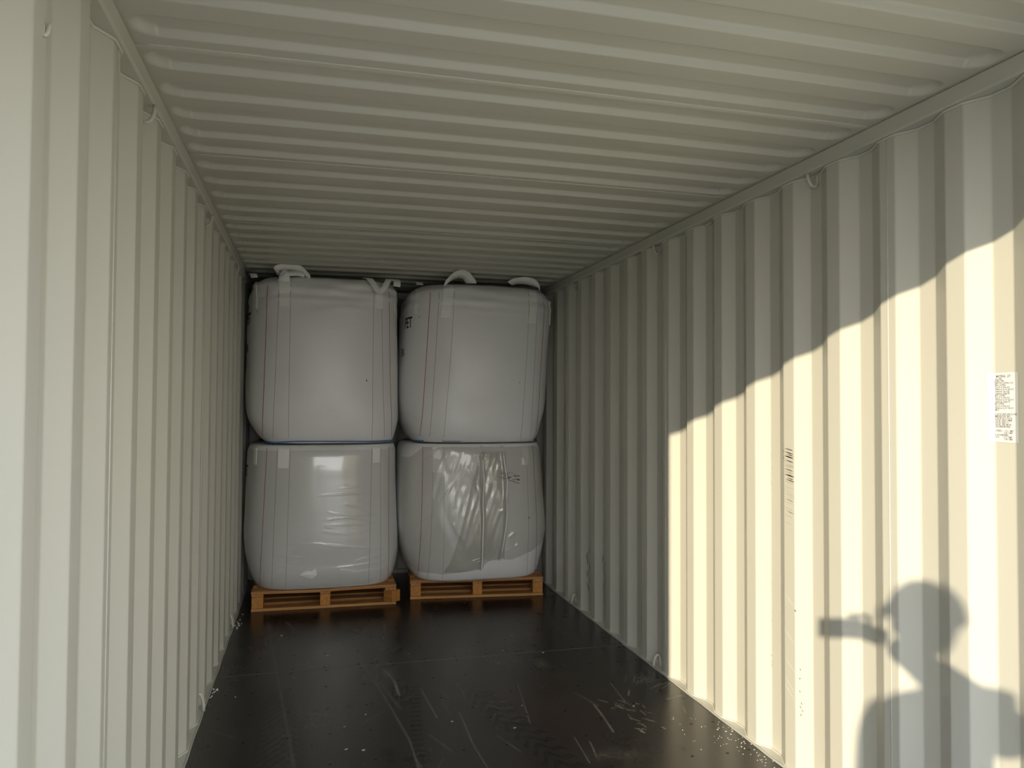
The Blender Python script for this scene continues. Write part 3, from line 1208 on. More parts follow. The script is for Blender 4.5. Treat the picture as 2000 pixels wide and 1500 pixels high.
UL = make_bag(bUL, 'upper left white woven bulk bag with blue stitched bottom seam', 0.030)
UR = make_bag(bUR, 'upper right white woven bulk bag with arched lifting loop on top', 0.030)
LL = make_bag(bLL, 'lower left white bulk bag tightly wrapped in shiny stretch film', 0.0)
LR = make_bag(bLR, 'lower right white bulk bag behind loose torn plastic, on right pallet', 0.0)

# sewn threads down the fronts
for bag, root, lst in (
    (bUL, UL, [(-0.305, -0.330, M_RED), (-0.226, -0.258, M_OLIVE), (-0.148, -0.152, M_OLIVE), (0.421, 0.421, M_OLIVE), (0.479, 0.512, M_OLIVE), (0.538, 0.572, M_RED)]),
    (bUR, UR, [(0.838, 0.778, M_RED), (0.897, 0.840, M_OLIVE), (1.008, 0.935, M_OLIVE), (1.580, 1.521, M_OLIVE), (1.650, 1.605, M_OLIVE), (1.720, 1.665, M_RED)])):
    for xa, xb, m_ in lst:
        front_thread(bag, [(xa, bag.z1 - 0.03), ((xa * 0.55 + xb * 0.45), 1.75), (xb, bag.z0 + 0.008)], m_, root, 0.0040 if m_ is M_RED else 0.0030)
for bag, root, lst in (
    (bLL, LL, [(-0.297, -0.337, M_RED), (-0.226, -0.253, M_OLIVE), (-0.138, -0.158, M_OLIVE), (0.424, 0.411, M_OLIVE), (0.489, 0.500, M_OLIVE), (0.560, 0.560, M_RED)]),
    (bLR, LR, [(0.800, 0.785, M_RED), (0.873, 0.850, M_OLIVE), (0.944, 0.951, M_OLIVE), (1.580, 1.605, M_OLIVE), (1.645, 1.690, M_RED)])):
    for xa, xb, m_ in lst:
        front_thread(bag, [(xa, 1.14), ((xa + xb) / 2, 0.65), (xb, 0.165)], m_, root, 0.0040 if m_ is M_RED else 0.0030)

# straps sewn to the fronts and the lifting loops
front_strap(bUL, -0.392, 2.330, 2.125, UL, 0.042, -0.385)
front_strap(bUL, -0.192, 2.335, 2.125, UL, 0.072, -0.185)
front_strap(bUL, 0.458, 2.280, 2.140, UL, 0.066, 0.456)
front_strap(bUL, 0.588, 2.290, 2.140, UL, 0.040, 0.592)
front_strap(bUR, 0.760, 2.320, 2.120, UR, 0.050, 0.748)
front_strap(bUR, 0.968, 2.335, 2.085, UR, 0.072, 0.940)
front_strap(bUR, 1.618, 2.320, 2.065, UR, 0.070, 1.598)
front_strap(bUR, 1.785, 2.260, 2.075, UR, 0.042, 1.790)
front_strap(bLL, -0.375, 1.135, 1.02, LL, 0.040, -0.380)
front_strap(bLL, -0.180, 1.135, 1.005, LL, 0.080, -0.182)
front_strap(bLL, 0.455, 1.135, 1.03, LL, 0.070, 0.455)
front_strap(bLR, 0.905, 1.135, 0.955, LR, 0.080, 0.905)
front_strap(bLR, 1.565, 1.135, 1.00, LR, 0.065, 1.565)
X_, Y_, Z_ = Vector((1, 0, 0)), Vector((0, 1, 0)), Vector((0, 0, 1))
# UL: flattened loop on top at the left, limp loop hanging over the edge at the right
free_loop([(-0.195, 5.540, 2.300), (-0.205, 5.520, 2.345), (-0.250, 5.520, 2.366), (-0.235, 5.530, 2.388), (-0.170, 5.54, 2.402), (-0.10, 5.55, 2.395), (-0.06, 5.57, 2.368), (-0.045, 5.60, 2.350)],
          [X_, X_, Y_ * .8 + X_ * .4 - Z_ * .5, Y_ - Z_ * .7, Y_ - Z_ * .7, Y_ - Z_ * .7, Y_ - Z_ * .5, Y_], UL, 0.085)
free_loop([(-0.205, 5.52, 2.352), (-0.16, 5.515, 2.358), (-0.10, 5.525, 2.362), (-0.06, 5.55, 2.358)], [Z_ + Y_ * .5, Z_ + Y_ * .5, Z_ + Y_ * .5, Z_ + Y_ * .5], UL, 0.040)
free_loop([(0.365, 5.58, 2.362), (0.388, 5.535, 2.352), (0.412, 5.502, 2.315), (0.438, 5.488, 2.272), (0.462, 5.484, 2.256), (0.490, 5.488, 2.275), (0.512, 5.505, 2.318), (0.530, 5.545, 2.355), (0.55, 5.60, 2.362)],
          [X_, X_, X_ + Z_ * .3, X_ + Z_ * .8, Z_, -X_ + Z_ * .8, -X_ + Z_ * .3, -X_, -X_], UL, 0.042)
free_loop([(0.585, 5.53, 2.300), (0.588, 5.54, 2.335), (0.58, 5.60, 2.360), (0.57, 5.70, 2.368)], [X_, X_, X_, X_], UL, 0.05)
free_loop([(-0.392, 5.54, 2.320), (-0.40, 5.58, 2.350), (-0.42, 5.7, 2.372), (-0.43, 5.85, 2.38)], [X_, X_, X_, X_], UL, 0.045)
# UR: standing arch near the left, flatter arch near the right
free_loop([(0.945, 5.525, 2.335), (0.960, 5.500, 2.360), (0.995, 5.490, 2.392), (1.045, 5.490, 2.412), (1.085, 5.500, 2.402), (1.115, 5.520, 2.378), (1.140, 5.550, 2.355)],
          [Y_ - Z_ * .3, Y_ - Z_ * .5, Y_ - Z_ * .6, Y_ - Z_ * .7, Y_ - Z_ * .7, Y_ - Z_ * .6, Y_ - Z_ * .4], UR, 0.085)
free_loop([(1.435, 5.56, 2.368), (1.475, 5.535, 2.384), (1.54, 5.525, 2.390), (1.60, 5.525, 2.380), (1.645, 5.530, 2.352), (1.665, 5.535, 2.325)],
          [Y_ - Z_ * .4, Y_ - Z_ * .5, Y_ - Z_ * .6, Y_ - Z_ * .6, Y_ + X_ * .4 - Z_ * .4, Y_ + X_ * .5], UR, 0.080)
free_loop([(0.755, 5.56, 2.325), (0.76, 5.62, 2.352), (0.78, 5.75, 2.372), (0.79, 5.85, 2.372)], [X_, X_, X_, X_], UR, 0.05)

# blue overlock stitching along the bottom front edge of the upper bags


def stitch(bag, x0, x1, zf, parent, r, tails=0.0):
    """overlock zigzag with a cord along its middle"""
    mb = MB()
    n = max(4, int((x1 - x0) / 0.0065))
    pts, base = [], []
    for k in range(n + 1):
        x = x0 + (x1 - x0) * k / n
        z = zf((x - x0) / (x1 - x0))
        p = bag.front(x, max(z, bag.z0 + 0.002), 0.009)
        p.z = z
        pts.append(p + Vector((0, -0.003, 0.0065 * ((k % 2) * 2 - 1))))
        base.append(p)
    mb.tube(pts, r * 0.55, 5)
    mb.tube(base, r * 0.8, 5)
    return mb.build('blue_stitching', M_BLUE, parent)


stitch(bUL, -0.325, 0.592, lambda t: 1.180 + (0.017 * smooth(t / 0.27)) - 0.006 * smooth((t - .3) / .7) - 0.008 * smooth((t - 0.93) / 0.07) - 0.006, UL, 0.0040)
stitch(bUR, 0.770, 0.815, lambda t: 1.174 + 0.008 * t, UR, 0.0040)
stitch(bUR, 1.650, 1.702, lambda t: 1.184 - 0.012 * t, UR, 0.0040)
stitch(bUR, 0.935, 1.06, lambda t: 1.182, UR, 0.0022)
stitch(bLR, 1.70, 1.755, lambda t: 0.155 + 0.03 * math.sin(t * 3.1), LR, 0.0035)

# printed lettering on the left-hand sides
print_text(bUL, 'PET', bUL.th_at_x(-0.428, 2.06), 2.025, 0.115, UL)
print_text(bUL, 'SN', bUL.th_at_x(-0.445, 1.85), 1.822, 0.085, UL)
print_text(bUR, 'PET', bUR.th_at_x(0.722, 2.06), 2.030, 0.115, UR)
print_text(bUR, 'SN', bUR.th_at_x(0.680, 1.85), 1.820, 0.085, UR)
print_text(bLL, 'PET', bLL.th_at_x(-0.440, 0.96), 0.925, 0.115, LL)
for bag, root, pts in ((bUL, UL, [(0.377, 1.62, 0.0085), (-0.375, 2.10, 0.008)]), (bUR, UR, [(1.50, 1.62, 0.006), (0.765, 2.10, 0.007)]), (bLL, LL, [(-0.385, 1.03, 0.008)]), (bLR, LR, [(1.60, 0.60, 0.009)])):
    for x, z, s in pts:
        th = bag.th_at_x(x, z)
        nn = bag.normal(th, z)
        p = bag.pt(th, z) + nn * 0.0008
        u = Vector((0, 0, 1)).cross(nn)
        mb = MB()
        mb.add([p + u * (s * 0.45 * math.cos(a)) + Vector((0, 0, s * math.sin(a))) for a in [k * math.pi / 4 for k in range(8)]], [tuple(range(8))])
        mb.build('ink_spot', M_PRINT, root)

# ------------------------------------------------------------------ stretch film on the lower left bag


def film_patch(bag, x0, x1, z0f, z1f, height, nx, nz, name, mat, parent, lift=0.005):
    vs, fs = [], []
    for j in range(nz + 1):
        for i in range(nx + 1):
            u, v = i / nx, j / nz
            zlo, zhi = z0f(u), z1f(u)
            z = zlo + (zhi - zlo) * v
            x = x0 + (x1 - x0) * u
            th = bag.th_at_x(x, max(bag.z0, min(bag.z1, z)))
            p = bag.pt(th, z) + bag.normal(th, z) * (lift + height(x, z))
            vs.append(p)
    for j in range(nz):
        for i in range(nx):
            a = j * (nx + 1) + i
            fs.append((a, a + 1, a + nx + 2, a + nx + 1))
    return mesh_obj(name, vs, fs, mat, parent, True)


CREASES = [((0.12, 0.70), (0.60, 0.56), .005), ((0.23, 0.76), (0.50, 0.64), .005), ((0.10, 0.645), (0.52, 0.68), .004), ((0.12, 0.61), (0.60, 0.60), .0035),
           ((-0.30, 0.485), (0.10, 0.482), .003), ((0.05, 0.48), (0.60, 0.40), .006), ((-0.40, 0.42), (-0.02, 0.385), .005), ((-0.38, 0.35), (-0.08, 0.315), .004),
           ((0.30, 0.345), (0.60, 0.385), .005), ((0.20, 0.29), (0.34, 0.262), .007), ((0.22, 0.262), (0.50, 0.27), .006), ((0.40, 0.25), (0.62, 0.29), .006),
           ((0.08, 0.565), (0.20, 0.545), .006), ((0.10, 0.60), (0.15, 0.592), .005), ((0.2, 0.86), (0.6, 0.90), .002), ((0.05, 0.815), (0.62, 0.83), .003),
           ((0.35, 0.545), (0.62, 0.62), .004), ((0.14, 0.30), (0.6, 0.33), .003), ((0.30, 0.78), (0.60, 0.70), .003)]


def crease_h(x, z):
    h = 0.0012 * noise.noise(Vector((x * 4, z * 26, 3.1))) * smooth((x - 0.05) / 0.3) * smooth((0.95 - z) / 0.2)
    for (xa, za), (xb, zb), amp in CREASES:
        dx, dz = xb - xa, zb - za
        t = ((x - xa) * dx + (z - za) * dz) / (dx * dx + dz * dz)
        if -0.05 < t < 1.05:
            d = abs((x - xa) * dz - (z - za) * dx) / math.hypot(dx, dz)
            if d < 0.02:
                h += amp * 1.5 * math.exp(-(d / 0.0050) ** 2) * smooth(min(t + .05, 1.05 - t) / 0.25)
    return h


film_patch(bLL, -0.440, 0.625, lambda u: 0.165, lambda u: 1.125, crease_h, 170, 190, 'stretch_film', M_WRAP, LL)
# torn lip of film low on the front
mb = MB()
lip = [(-0.055, 0.272), (-0.02, 0.292), (0.02, 0.290), (0.035, 0.308), (0.048, 0.292), (0.050, 0.262), (0.018, 0.236), (-0.02, 0.246), (-0.06, 0.262)]
vs = []
for x, z in lip:
    vs.append(bLL.front(x, z, 0.010 + 0.012 * abs(noise.noise(Vector((x * 40, z * 40, 1))))))
vs.append(bLL.front(0.0, 0.268, 0.022))
n = len(lip)
mb.add(vs, [(i, (i + 1) % n, n) for i in range(n)])
o = mb.build('torn_film_lip', M_WHITE_GLINT, LL)
sm = o.modifiers.new('thickness', 'SOLIDIFY')
sm.thickness = 0.0008

# ------------------------------------------------------------------ loose torn sheet over the lower right bag
sheet = tag(empty('plastic_sheet'), 'torn translucent plastic sheet hanging in folds over the lower right bag', 'plastic sheet')


def lerp_tab(tab, x):
    return float(np.interp(x, [t[0] for t in tab], [t[1] for t in tab]))


def fold_h(x, z):
    h = 0.004 + 0.004 * noise.noise(Vector((x * 5, z * 3, 9.0))) + 0.006 * noise.noise(Vector(((x + z * 0.45) * 14, z * 2.2, 4.0))) + 0.004 * noise.noise(Vector(((x - z * 0.3) * 30, z * 5, 8.0)))
    # standing pleats
    xc = 1.225 + 0.008 * math.sin(z * 4)
    h += 0.020 * math.exp(-((x - xc) / 0.010) ** 2)
    xc2 = 1.400 - 0.045 * max(0, 0.55 - z) / 0.30 - 0.025 * max(0, z - 0.9) / 0.25
    h += 0.022 * math.exp(-((x - xc2) / 0.012) ** 2)
    # diagonal creases
    for (xa, za), (xb, zb), a in (((1.55, 1.10), (1.76, 0.66), .010), ((1.35, 0.66), (1.60, 0.74), .006), ((1.40, 0.36), (1.80, 0.55), .006), ((0.80, 1.05), (0.92, 1.13), .008),
                                  ((1.12, 0.98), (1.18, 0.80), .006), ((1.0, 0.60), (1.08, 0.45), .006), ((0.86, 0.62), (1.02, 0.9), .004), ((0.74, 0.55), (0.95, 0.75), .004),
                                  ((1.16, 1.08), (1.45, 1.09), .006), ((1.40, 0.45), (1.62, 0.60), .005), ((1.50, 0.52), (1.50, 0.40), .006)):
        dx, dz = xb - xa, zb - za
        t = ((x - xa) * dx + (z - za) * dz) / (dx * dx + dz * dz)
        if -0.05 < t < 1.05:
            d = abs((x - xa) * dz - (z - za) * dx) / math.hypot(dx, dz)
            h += a * math.exp(-(d / 0.009) ** 2) * smooth(min(t + .05, 1.05 - t) / 0.2)
    return h


EDGE = [(0.675, 0.30), (0.78, 0.215), (0.96, 0.205), (1.10, 0.225), (1.225, 0.236), (1.255, 0.270), (1.285, 0.298), (1.37, 0.305), (1.46, 0.300), (1.62, 0.345), (1.775, 0.42)]
main = film_patch(bLR, 0.675, 1.755, lambda u: lerp_tab(EDGE, 0.675 + 1.08 * u), lambda u: 1.135 - 0.08 * smooth((0.14 - u) / 0.12) - 0.05 * smooth((u - 0.9) / 0.1), fold_h, 200, 120, 'hanging_film', M_SHEET, sheet)
# second layer: flap with a slanting left edge
FL = [(1.08, 0.235), (1.13, 0.50), (1.175, 0.75), (1.205, 1.10)]
vs, fs = [], []
nx, nz = 40, 90
for j in range(nz + 1):
    v = j / nz
    z = 0.225 + (1.10 - 0.225) * v
    xl = float(np.interp(z, [0.225, 0.30, 0.45, 0.65, 0.85, 1.10], [0.955, 1.000, 1.045, 1.095, 1.140, 1.205]))
    xr = 1.245 if z < 0.30 else (1.30 if z < 0.315 else 1.40)
    for i in range(nx + 1):
        x = xl + (xr - xl) * i / nx
        zz = max(z, lerp_tab(EDGE, x) + 0.004)
        th = bLR.th_at_x(x, zz)
        vs.append(bLR.pt(th, zz) + bLR.normal(th, zz) * (0.014 + fold_h(x, zz) + 0.010 * math.exp(-(x - xl) / 0.015)))
for j in range(nz):
    for i in range(nx):
        a = j * (nx + 1) + i
        fs.append((a, a + 1, a + nx + 2, a + nx + 1))
mesh_obj('folded_flap', vs, fs, M_SHEET, sheet, True)
# pleat edges of doubled film, near-white colour standing in for their highlights
for tab in ([(1.227, 1.04), (1.228, 0.8), (1.224, 0.5), (1.226, 0.245)], [(1.378, 1.10), (1.398, 0.9), (1.402, 0.65), (1.385, 0.45), (1.362, 0.31)]):
    pts, wid, nor = [], [], []
    zs_ = [p[1] for p in tab][::-1]
    xs__ = [p[0] for p in tab][::-1]
    for k in range(60):
        z = zs_[0] + (zs_[-1] - zs_[0]) * k / 59
        x = float(np.interp(z, zs_, xs__)) + 0.002 * math.sin(z * 23)
        th = bLR.th_at_x(x, z)
        nn = bLR.normal(th, z)
        pts.append(bLR.pt(th, z) + nn * (0.034 + 0.012 * math.sin(z * 9) ** 2))
        nor.append(nn)
        wid.append(Z_.cross(nn))
    mb = MB()
    mb.ribbon(pts, wid, nor, 0.0075, 0.003)
    mb.build('white_film_glint', M_WHITE_GLINT, sheet, True)
# grey dirt smudge on the sheet
mb = MB()
for k in range(46):
    x = 1.362 + 0.155 * random.random()
    z = 0.960 - 0.055 * random.random() - 0.22 * (x - 1.362) + 0.005
    s = random.uniform(0.002, 0.007)
    p = bLR.front(x, z, 0.006 + fold_h(x, z) + 0.002)
    mb.add([p + Vector((s * 1.6 * math.cos(a), 0, s * math.sin(a) * 0.6)) for a in [q * math.pi / 3 for q in range(6)]], [tuple(range(6))])
for k in range(14):
    t = k / 14
    x, z = 1.364 + 0.145 * t, 0.912 - 0.05 * t
    a_, b_ = bLR.front(x, z, 0.008 + fold_h(x, z)), bLR.front(x + 0.011, z - 0.004, 0.008 + fold_h(x + 0.011, z - 0.004))
    mb.add([a_, b_, b_ + Z_ * 0.004, a_ + Z_ * 0.004], [(0, 1, 2, 3)])
o = mb.build('dirt_smudge', simple_mat('smudge', (0.16, 0.14, 0.11), 0.9), sheet)
o['kind'] = 'stuff'

# ------------------------------------------------------------------ material list sticker on the right wall
st_root = tag(empty('material_sticker', (XR + DEPTH, 1.73, 1.45)), 'white printed MATERIAL LIST sticker on the corrugated right wall', 'sticker')


def wall_pt(y, z, lift):
    """point on the right wall and its inward normal"""
    d = wall_depth(y)
    e = 0.003
    t = Vector((wall_depth(y + e) - wall_depth(y - e), 2 * e, 0)).normalized()
    nn = Vector((-t.y, t.x, 0))
    return Vector((XR + d, y, z)) + nn * lift


SY0, SY1, SZ0, SZ1 = 1.790, 1.692, 1.351, 1.549
ys_ = [SY0 + (SY1 - SY0) * k / 30 for k in range(31)]
vs, fs = [], []
off = st_root.location
for lf in (0.0006, 0.0012):
    for y in ys_:
        for z in (SZ0, SZ1):
            vs.append(wall_pt(y, z, lf) - off)
n = len(ys_)
for i in range(n - 1):
    fs.append((2 * n + 2 * i, 2 * n + 2 * i + 1, 2 * n + 2 * i + 3, 2 * n + 2 * i + 2))
    fs.append((2 * i, 2 * i + 2, 2 * i + 3, 2 * i + 1))
mesh_obj('paper', vs, fs, M_PAPER, st_root)
LINES_TXT = ['   MATERIAL  LIST', '', '- ALL STEEL', 'IN ARTL. WRK', 'PAINT FOR COATING C.CH', 'FINAL COATING', ' Type Zn. for Prime A. B.', ' Outside pnt. Zn. for Time A B.', ' Outside pnt. Type A B3.',
             ' Outside pnt. Quality BD.', 'FIRST COATING', ' Type Zn. for Prime A. B.', ' Outside pnt. Zn. for Time A B.', ' Outside pnt. Quality DD.', 'PRE COATING', ' Type Zn. for Prime A. B.',
             ' Bottom pnt. Zn. for Time A B.', ' MB-17', '', 'B  USE OIL TREAT AND FLOOR-PLY', 'IMMUNIZATION TREAT', 'IF ANY BE USE TO FLOOR', 'FOR WD. TREAT. LUMBER', 'FOR WD. TREAT CO.',
             'FOR WD. TREAT MODEL', 'USE RUBBER MATERIAL', '', 'CORNER A     17-15, 11/MAT', '                     17-08, 11/MAT', 'B. DOOR MATERIAL', 'LOCK          17-15, 11/MAT', '                     17-08, 11/MAT']
cu = bpy.data.curves.new('list', 'FONT')
cu.body = '\n'.join(LINES_TXT[1:])
cu.size = 0.0072
cu.space_line = 0.76
cu.offset = 0.00012
cu.resolution_u = 1
tmp = bpy.data.objects.new('list', cu)
COL.objects.link(tmp)
cu2 = bpy.data.curves.new('head', 'FONT')
cu2.body = 'MATERIAL  LIST'
cu2.size = 0.0100
cu2.offset = 0.00015
cu2.resolution_u = 1
tmp2 = bpy.data.objects.new('head', cu2)
COL.objects.link(tmp2)
bpy.context.view_layer.update()
for t_, xoff, zoff, wmax, nm in ((tmp, 0.017, SZ1 - 0.0145, 0.076, 'printed_list'), (tmp2, 0.022, SZ1 - 0.0135, 0.048, 'printed_heading')):
    me = bpy.data.meshes.new_from_object(t_)
    bpy.data.objects.remove(t_)
    wx = max(v.co.x for v in me.vertices)
    hy = min(v.co.y for v in me.vertices)
    ky = (0.178 / -hy) if nm == 'printed_list' else 1.0
    for v in me.vertices:
        y = SY0 - (xoff + v.co.x * wmax / wx)
        v.co = wall_pt(y, zoff + v.co.y * ky, 0.0016) - off
    me.materials.clear()
    me.materials.append(M_INK)
    o = bpy.data.objects.new(nm, me)
    COL.objects.link(o)
    o.parent = st_root

# ------------------------------------------------------------------ loose bits on the floor
mb = MB()


def bead(mb, x, y, r, z=0.0):
    a = random.uniform(0, 6.28)
    M = Matrix.Translation((x, y, z + r * 0.7)) @ Matrix.Rotation(a, 4, 'Z') @ Matrix.Diagonal((1.35, 0.95, 0.7, 1))
    vs, fs = [], []
    for j in range(1, 4):
        for i in range(6):
            t, p = math.pi * j / 4, 2 * math.pi * i / 6
            vs.append(M @ Vector((r * math.sin(t) * math.cos(p), r * math.sin(t) * math.sin(p), r * math.cos(t))))
    vs += [M @ Vector((0, 0, r)), M @ Vector((0, 0, -r))]
    for j in range(2):
        for i in range(6):
            fs.append((j * 6 + i, (j + 1) * 6 + i, (j + 1) * 6 + (i + 1) % 6, j * 6 + (i + 1) % 6))
    for i in range(6):
        fs.append((18, i, (i + 1) % 6))
        fs.append((19, 12 + (i + 1) % 6, 12 + i))
    mb.add(vs, fs)


for k in range(46):
    t = random.random()
    y = 3.16 - 0.42 * t + random.gauss(0, 0.03)
    x = min(1.842, 1.80 + random.gauss(0, 0.03))
    bead(mb, x, y, random.uniform(0.0013, 0.0027))
for k in range(26):
    bead(mb, random.uniform(1.6, 1.84), random.uniform(2.9, 3.3), random.uniform(0.0012, 0.002))
for k in range(14):
    bead(mb, random.gauss(-0.448, 0.012), random.gauss(5.33, 0.06), random.uniform(0.003, 0.006))
for k in range(10):
    bead(mb, random.gauss(-0.456, 0.006), random.gauss(4.13, 0.03), random.uniform(0.003, 0.006))
tag(mb.build('spilled_pellets', M_PELLET), 'tiny white plastic pellets spilled along the foot of the walls', 'pellets', kind='stuff')
mb = MB()
for x, y in [(-0.164, 5.034), (0.107, 5.012), (0.178, 4.781), (-0.346, 4.041), (0.262, 3.671), (0.161, 3.556), (0.639, 3.494), (0.564, 4.5), (-0.073, 4.252), (0.158, 3.324), (0.107, 4.575),
             (0.228, 3.297), (1.11, 4.42), (1.33, 4.33), (0.9, 3.36), (-0.47, 5.42), (1.0, 3.6), (1.52, 3.46), (-0.44, 5.6)]:
    a = random.uniform(-0.4, 0.4)
    l, w = random.uniform(0.0025, 0.007), random.uniform(0.0012, 0.0025)
    M = Matrix.Translation((x, y, 0.0)) @ Matrix.Rotation(a, 4, 'Z')
    mb.box(-l, l, -w, w, 0.0004, random.uniform(0.002, 0.005), M)
tag(mb.build('floor_debris', M_CHIP), 'small pale chips and crumbs scattered over the dark floor', 'debris', kind='stuff')

# ------------------------------------------------------------------ yard outside the door
GZ = -0.10
mb = MB()
mb.box(-40, 40, -60, 40, GZ - 0.3, GZ)
tag(mb.build('ground', M_CONC), kind='structure')

for root, loc in ((UL, (0.09, 6.1, 1.178)), (UR, (1.25, 6.1, 1.176)), (LL, (0.09, 6.1, 0.145)), (LR, (1.25, 6.1, 0.145)), (sheet, (1.25, 5.60, 0.2))):
    rebase(root, loc)

# ------------------------------------------------------------------ the photographer at the door (his shadow falls on the right wall)
C0 = Vector((0, 0, CAM_H))


def cam_pt(r, u, f):
    return C0 + Rt * r + Up * u + Fw * f


def skin_mesh(nodes, edges, sub=2):
    """nodes = [(co, rx, ry)], grown with a Skin modifier"""
    me = bpy.data.meshes.new('skin')
    me.from_pydata([tuple(n[0]) for n in nodes], edges, [])
    ob = bpy.data.objects.new('skin', me)
    COL.objects.link(ob)
    sk = ob.modifiers.new('skin', 'SKIN')
    sk.branch_smoothing = 0.6
    sk.use_smooth_shade = True
    for i, n in enumerate(nodes):
        d = me.skin_vertices[0].data[i]
        d.radius = (n[1], n[2])
        d.use_root = (i == 0)
    sb = ob.modifiers.new('sub', 'SUBSURF')
    sb.levels = sub
    sb.render_levels = sub
    dg = bpy.context.evaluated_depsgraph_get()
    dg.update()
    ev = ob.evaluated_get(dg)
    m2 = bpy.data.meshes.new_from_object(ev)
    bpy.data.objects.remove(ob)
    return m2


V = Vector
nodes = [(V((-0.20, -0.86, 0.90)), .150, .110), (V((-0.20, -0.85, 1.05)), .150, .105), (V((-0.195, -0.82, 1.22)), .165, .115), (V((-0.19, -0.79, 1.37)), .150, .100),
         (V((-0.185, -0.775, 1.46)), .074, .072), (V((-0.178, -0.765, 1.54)), .064, .066),
         (V((-0.03, -0.73, 1.400)), .080, .080), (V((0.09, -0.61, 1.315)), .085, .085), (V((0.235, -0.485, 1.240)), .082, .082), (V((0.20, -0.30, 1.335)), .056, .056), (V((0.160, -0.135, 1.400)), .036, .040),
         (V((-0.345, -0.80, 1.375)), .072, .072), (V((-0.415, -0.84, 1.27)), .060, .060), (V((-0.45, -0.86, 1.12)), .048, .048), (V((-0.455, -0.80, 0.98)), .042, .042), (V((-0.45, -0.73, 0.86)), .030, .032),
         (V((-0.10, -0.87, 0.82)), .095, .098), (V((-0.09, -0.855, 0.62)), .085, .085), (V((-0.085, -0.845, 0.42)), .062, .066), (V((-0.085, -0.88, 0.24)), .060, .062), (V((-0.085, -0.90, -0.01)), .044, .046),
         (V((-0.075, -0.86, -0.055)), .042, .042), (V((-0.06, -0.74, -0.065)), .040, .030),
         (V((-0.30, -0.87, 0.82)), .095, .098), (V((-0.305, -0.855, 0.62)), .085, .085), (V((-0.31, -0.845, 0.42)), .062, .066), (V((-0.31, -0.88, 0.24)), .060, .062), (V((-0.315, -0.90, -0.01)), .044, .046),
         (V((-0.32, -0.86, -0.055)), .042, .042), (V((-0.33, -0.74, -0.065)), .040, .030)]
edges = [(0, 1), (1, 2), (2, 3), (3, 4), (4, 5), (3, 6), (6, 7), (7, 8), (8, 9), (9, 10), (3, 11), (11, 12), (12, 13), (13, 14), (14, 15),
         (0, 16), (16, 17), (17, 18), (18, 19), (19, 20), (20, 21), (21, 22), (0, 23), (23, 24), (24, 25), (25, 26), (26, 27), (27, 28), (28, 29)]
parts = [skin_mesh(nodes, edges, 2)]
# right hand round the end of the phone
w0 = V((0.160, -0.135, 1.400))
palm = [(w0, .034, .038), (cam_pt(0.158, -0.030, -0.075), .042, .030), (cam_pt(0.125, -0.028, -0.048), .064, .034)]
parts.append(skin_mesh(palm, [(0, 1), (1, 2)], 2))
for u, l in ((0.016, 0.95), (-0.010, 1.12), (-0.036, 1.08), (-0.062, 0.9)):
    ch = [(cam_pt(0.160, u * 0.7 - 0.006, -0.045), .0095, .0095), (cam_pt(0.158, u, -0.020), .0088, .0088), (cam_pt(0.140, u, -0.0115), .0078, .0075), (cam_pt(0.160 - 0.075 * l, u + 0.002, -0.0105), .0068, .0062)]
    parts.append(skin_mesh(ch, [(0, 1), (1, 2), (2, 3)], 1))
th = [(cam_pt(0.158, -0.022, -0.065), .012, .012), (cam_pt(0.140, -0.012, -0.045), .0105, .0105), (cam_pt(0.115, -0.006, -0.036), .0092, .0085), (cam_pt(0.095, -0.004, -0.0335), .008, .007)]
parts.append(skin_mesh(th, [(0, 1), (1, 2), (2, 3)], 1))
# left hand hanging, slightly curled
hb = V((-0.45, -0.73, 0.86))
parts.append(skin_mesh([(hb, .028, .032), (V((-0.447, -0.712, 0.81)), .020, .036), (V((-0.444, -0.698, 0.775)), .018, .038)], [(0, 1), (1, 2)], 2))
for k, l in enumerate((0.9, 1.0, 0.95, 0.75)):
    y = -0.668 - 0.021 * k
    parts.append(skin_mesh([(V((-0.444, y, 0.785)), .0095, .0095), (V((-0.440, y + 0.004, 0.785 - 0.035 * l)), .0088, .0088), (V((-0.428, y + 0.003, 0.785 - 0.060 * l)), .008, .008), (V((-0.412, y, 0.785 - 0.078 * l)), .007, .007)], [(0, 1), (1, 2), (2, 3)], 1))
parts.append(skin_mesh([(V((-0.445, -0.690, 0.835)), .012, .012), (V((-0.430, -0.662, 0.805)), .0105, .0105), (V((-0.418, -0.655, 0.775)), .009, .009)], [(0, 1), (1, 2)], 1))
# head: shaped sphere with brow, nose, chin, ears
HC = V((-0.183, -0.745, 1.648))
yaw = -0.24
HM = Matrix.Translation(HC) @ Matrix.Rotation(yaw, 4, 'Z')
bm = bmesh.new()
bmesh.ops.create_uvsphere(bm, u_segments=40, v_segments=28, radius=1.0)
for v in bm.verts:
    x, y, z = v.co
    sx_ = 0.078 * (1 - 0.22 * max(0, -z) ** 1.5)
    p = V((x * sx_, y * 0.096, z * 0.118))
    if z < 0 and y > 0:
        p.y += 0.010 * (-z) * y
    nose = math.exp(-((x * 0.078) / 0.013) ** 2 - ((p.z + 0.012) / 0.024) ** 2)
    if y > 0.3:
        p.y += 0.022 * nose
        p.y -= 0.008 * (math.exp(-((abs(p.x) - 0.030) / 0.013) ** 2 - ((p.z - 0.012) / 0.012) ** 2))
        p.y += 0.004 * math.exp(-(p.x / 0.022) ** 2 - ((p.z + 0.055) / 0.010) ** 2)
    ear = math.exp(-((p.y + 0.005) / 0.018) ** 2 - ((p.z + 0.005) / 0.028) ** 2)
    if abs(x) > 0.6:
        p.x += math.copysign(0.016 * ear, x)
    v.co = HM @ p
me = bpy.data.meshes.new('head')
bm.to_mesh(me)
bm.free()
parts.append(me)
bm = bmesh.new()
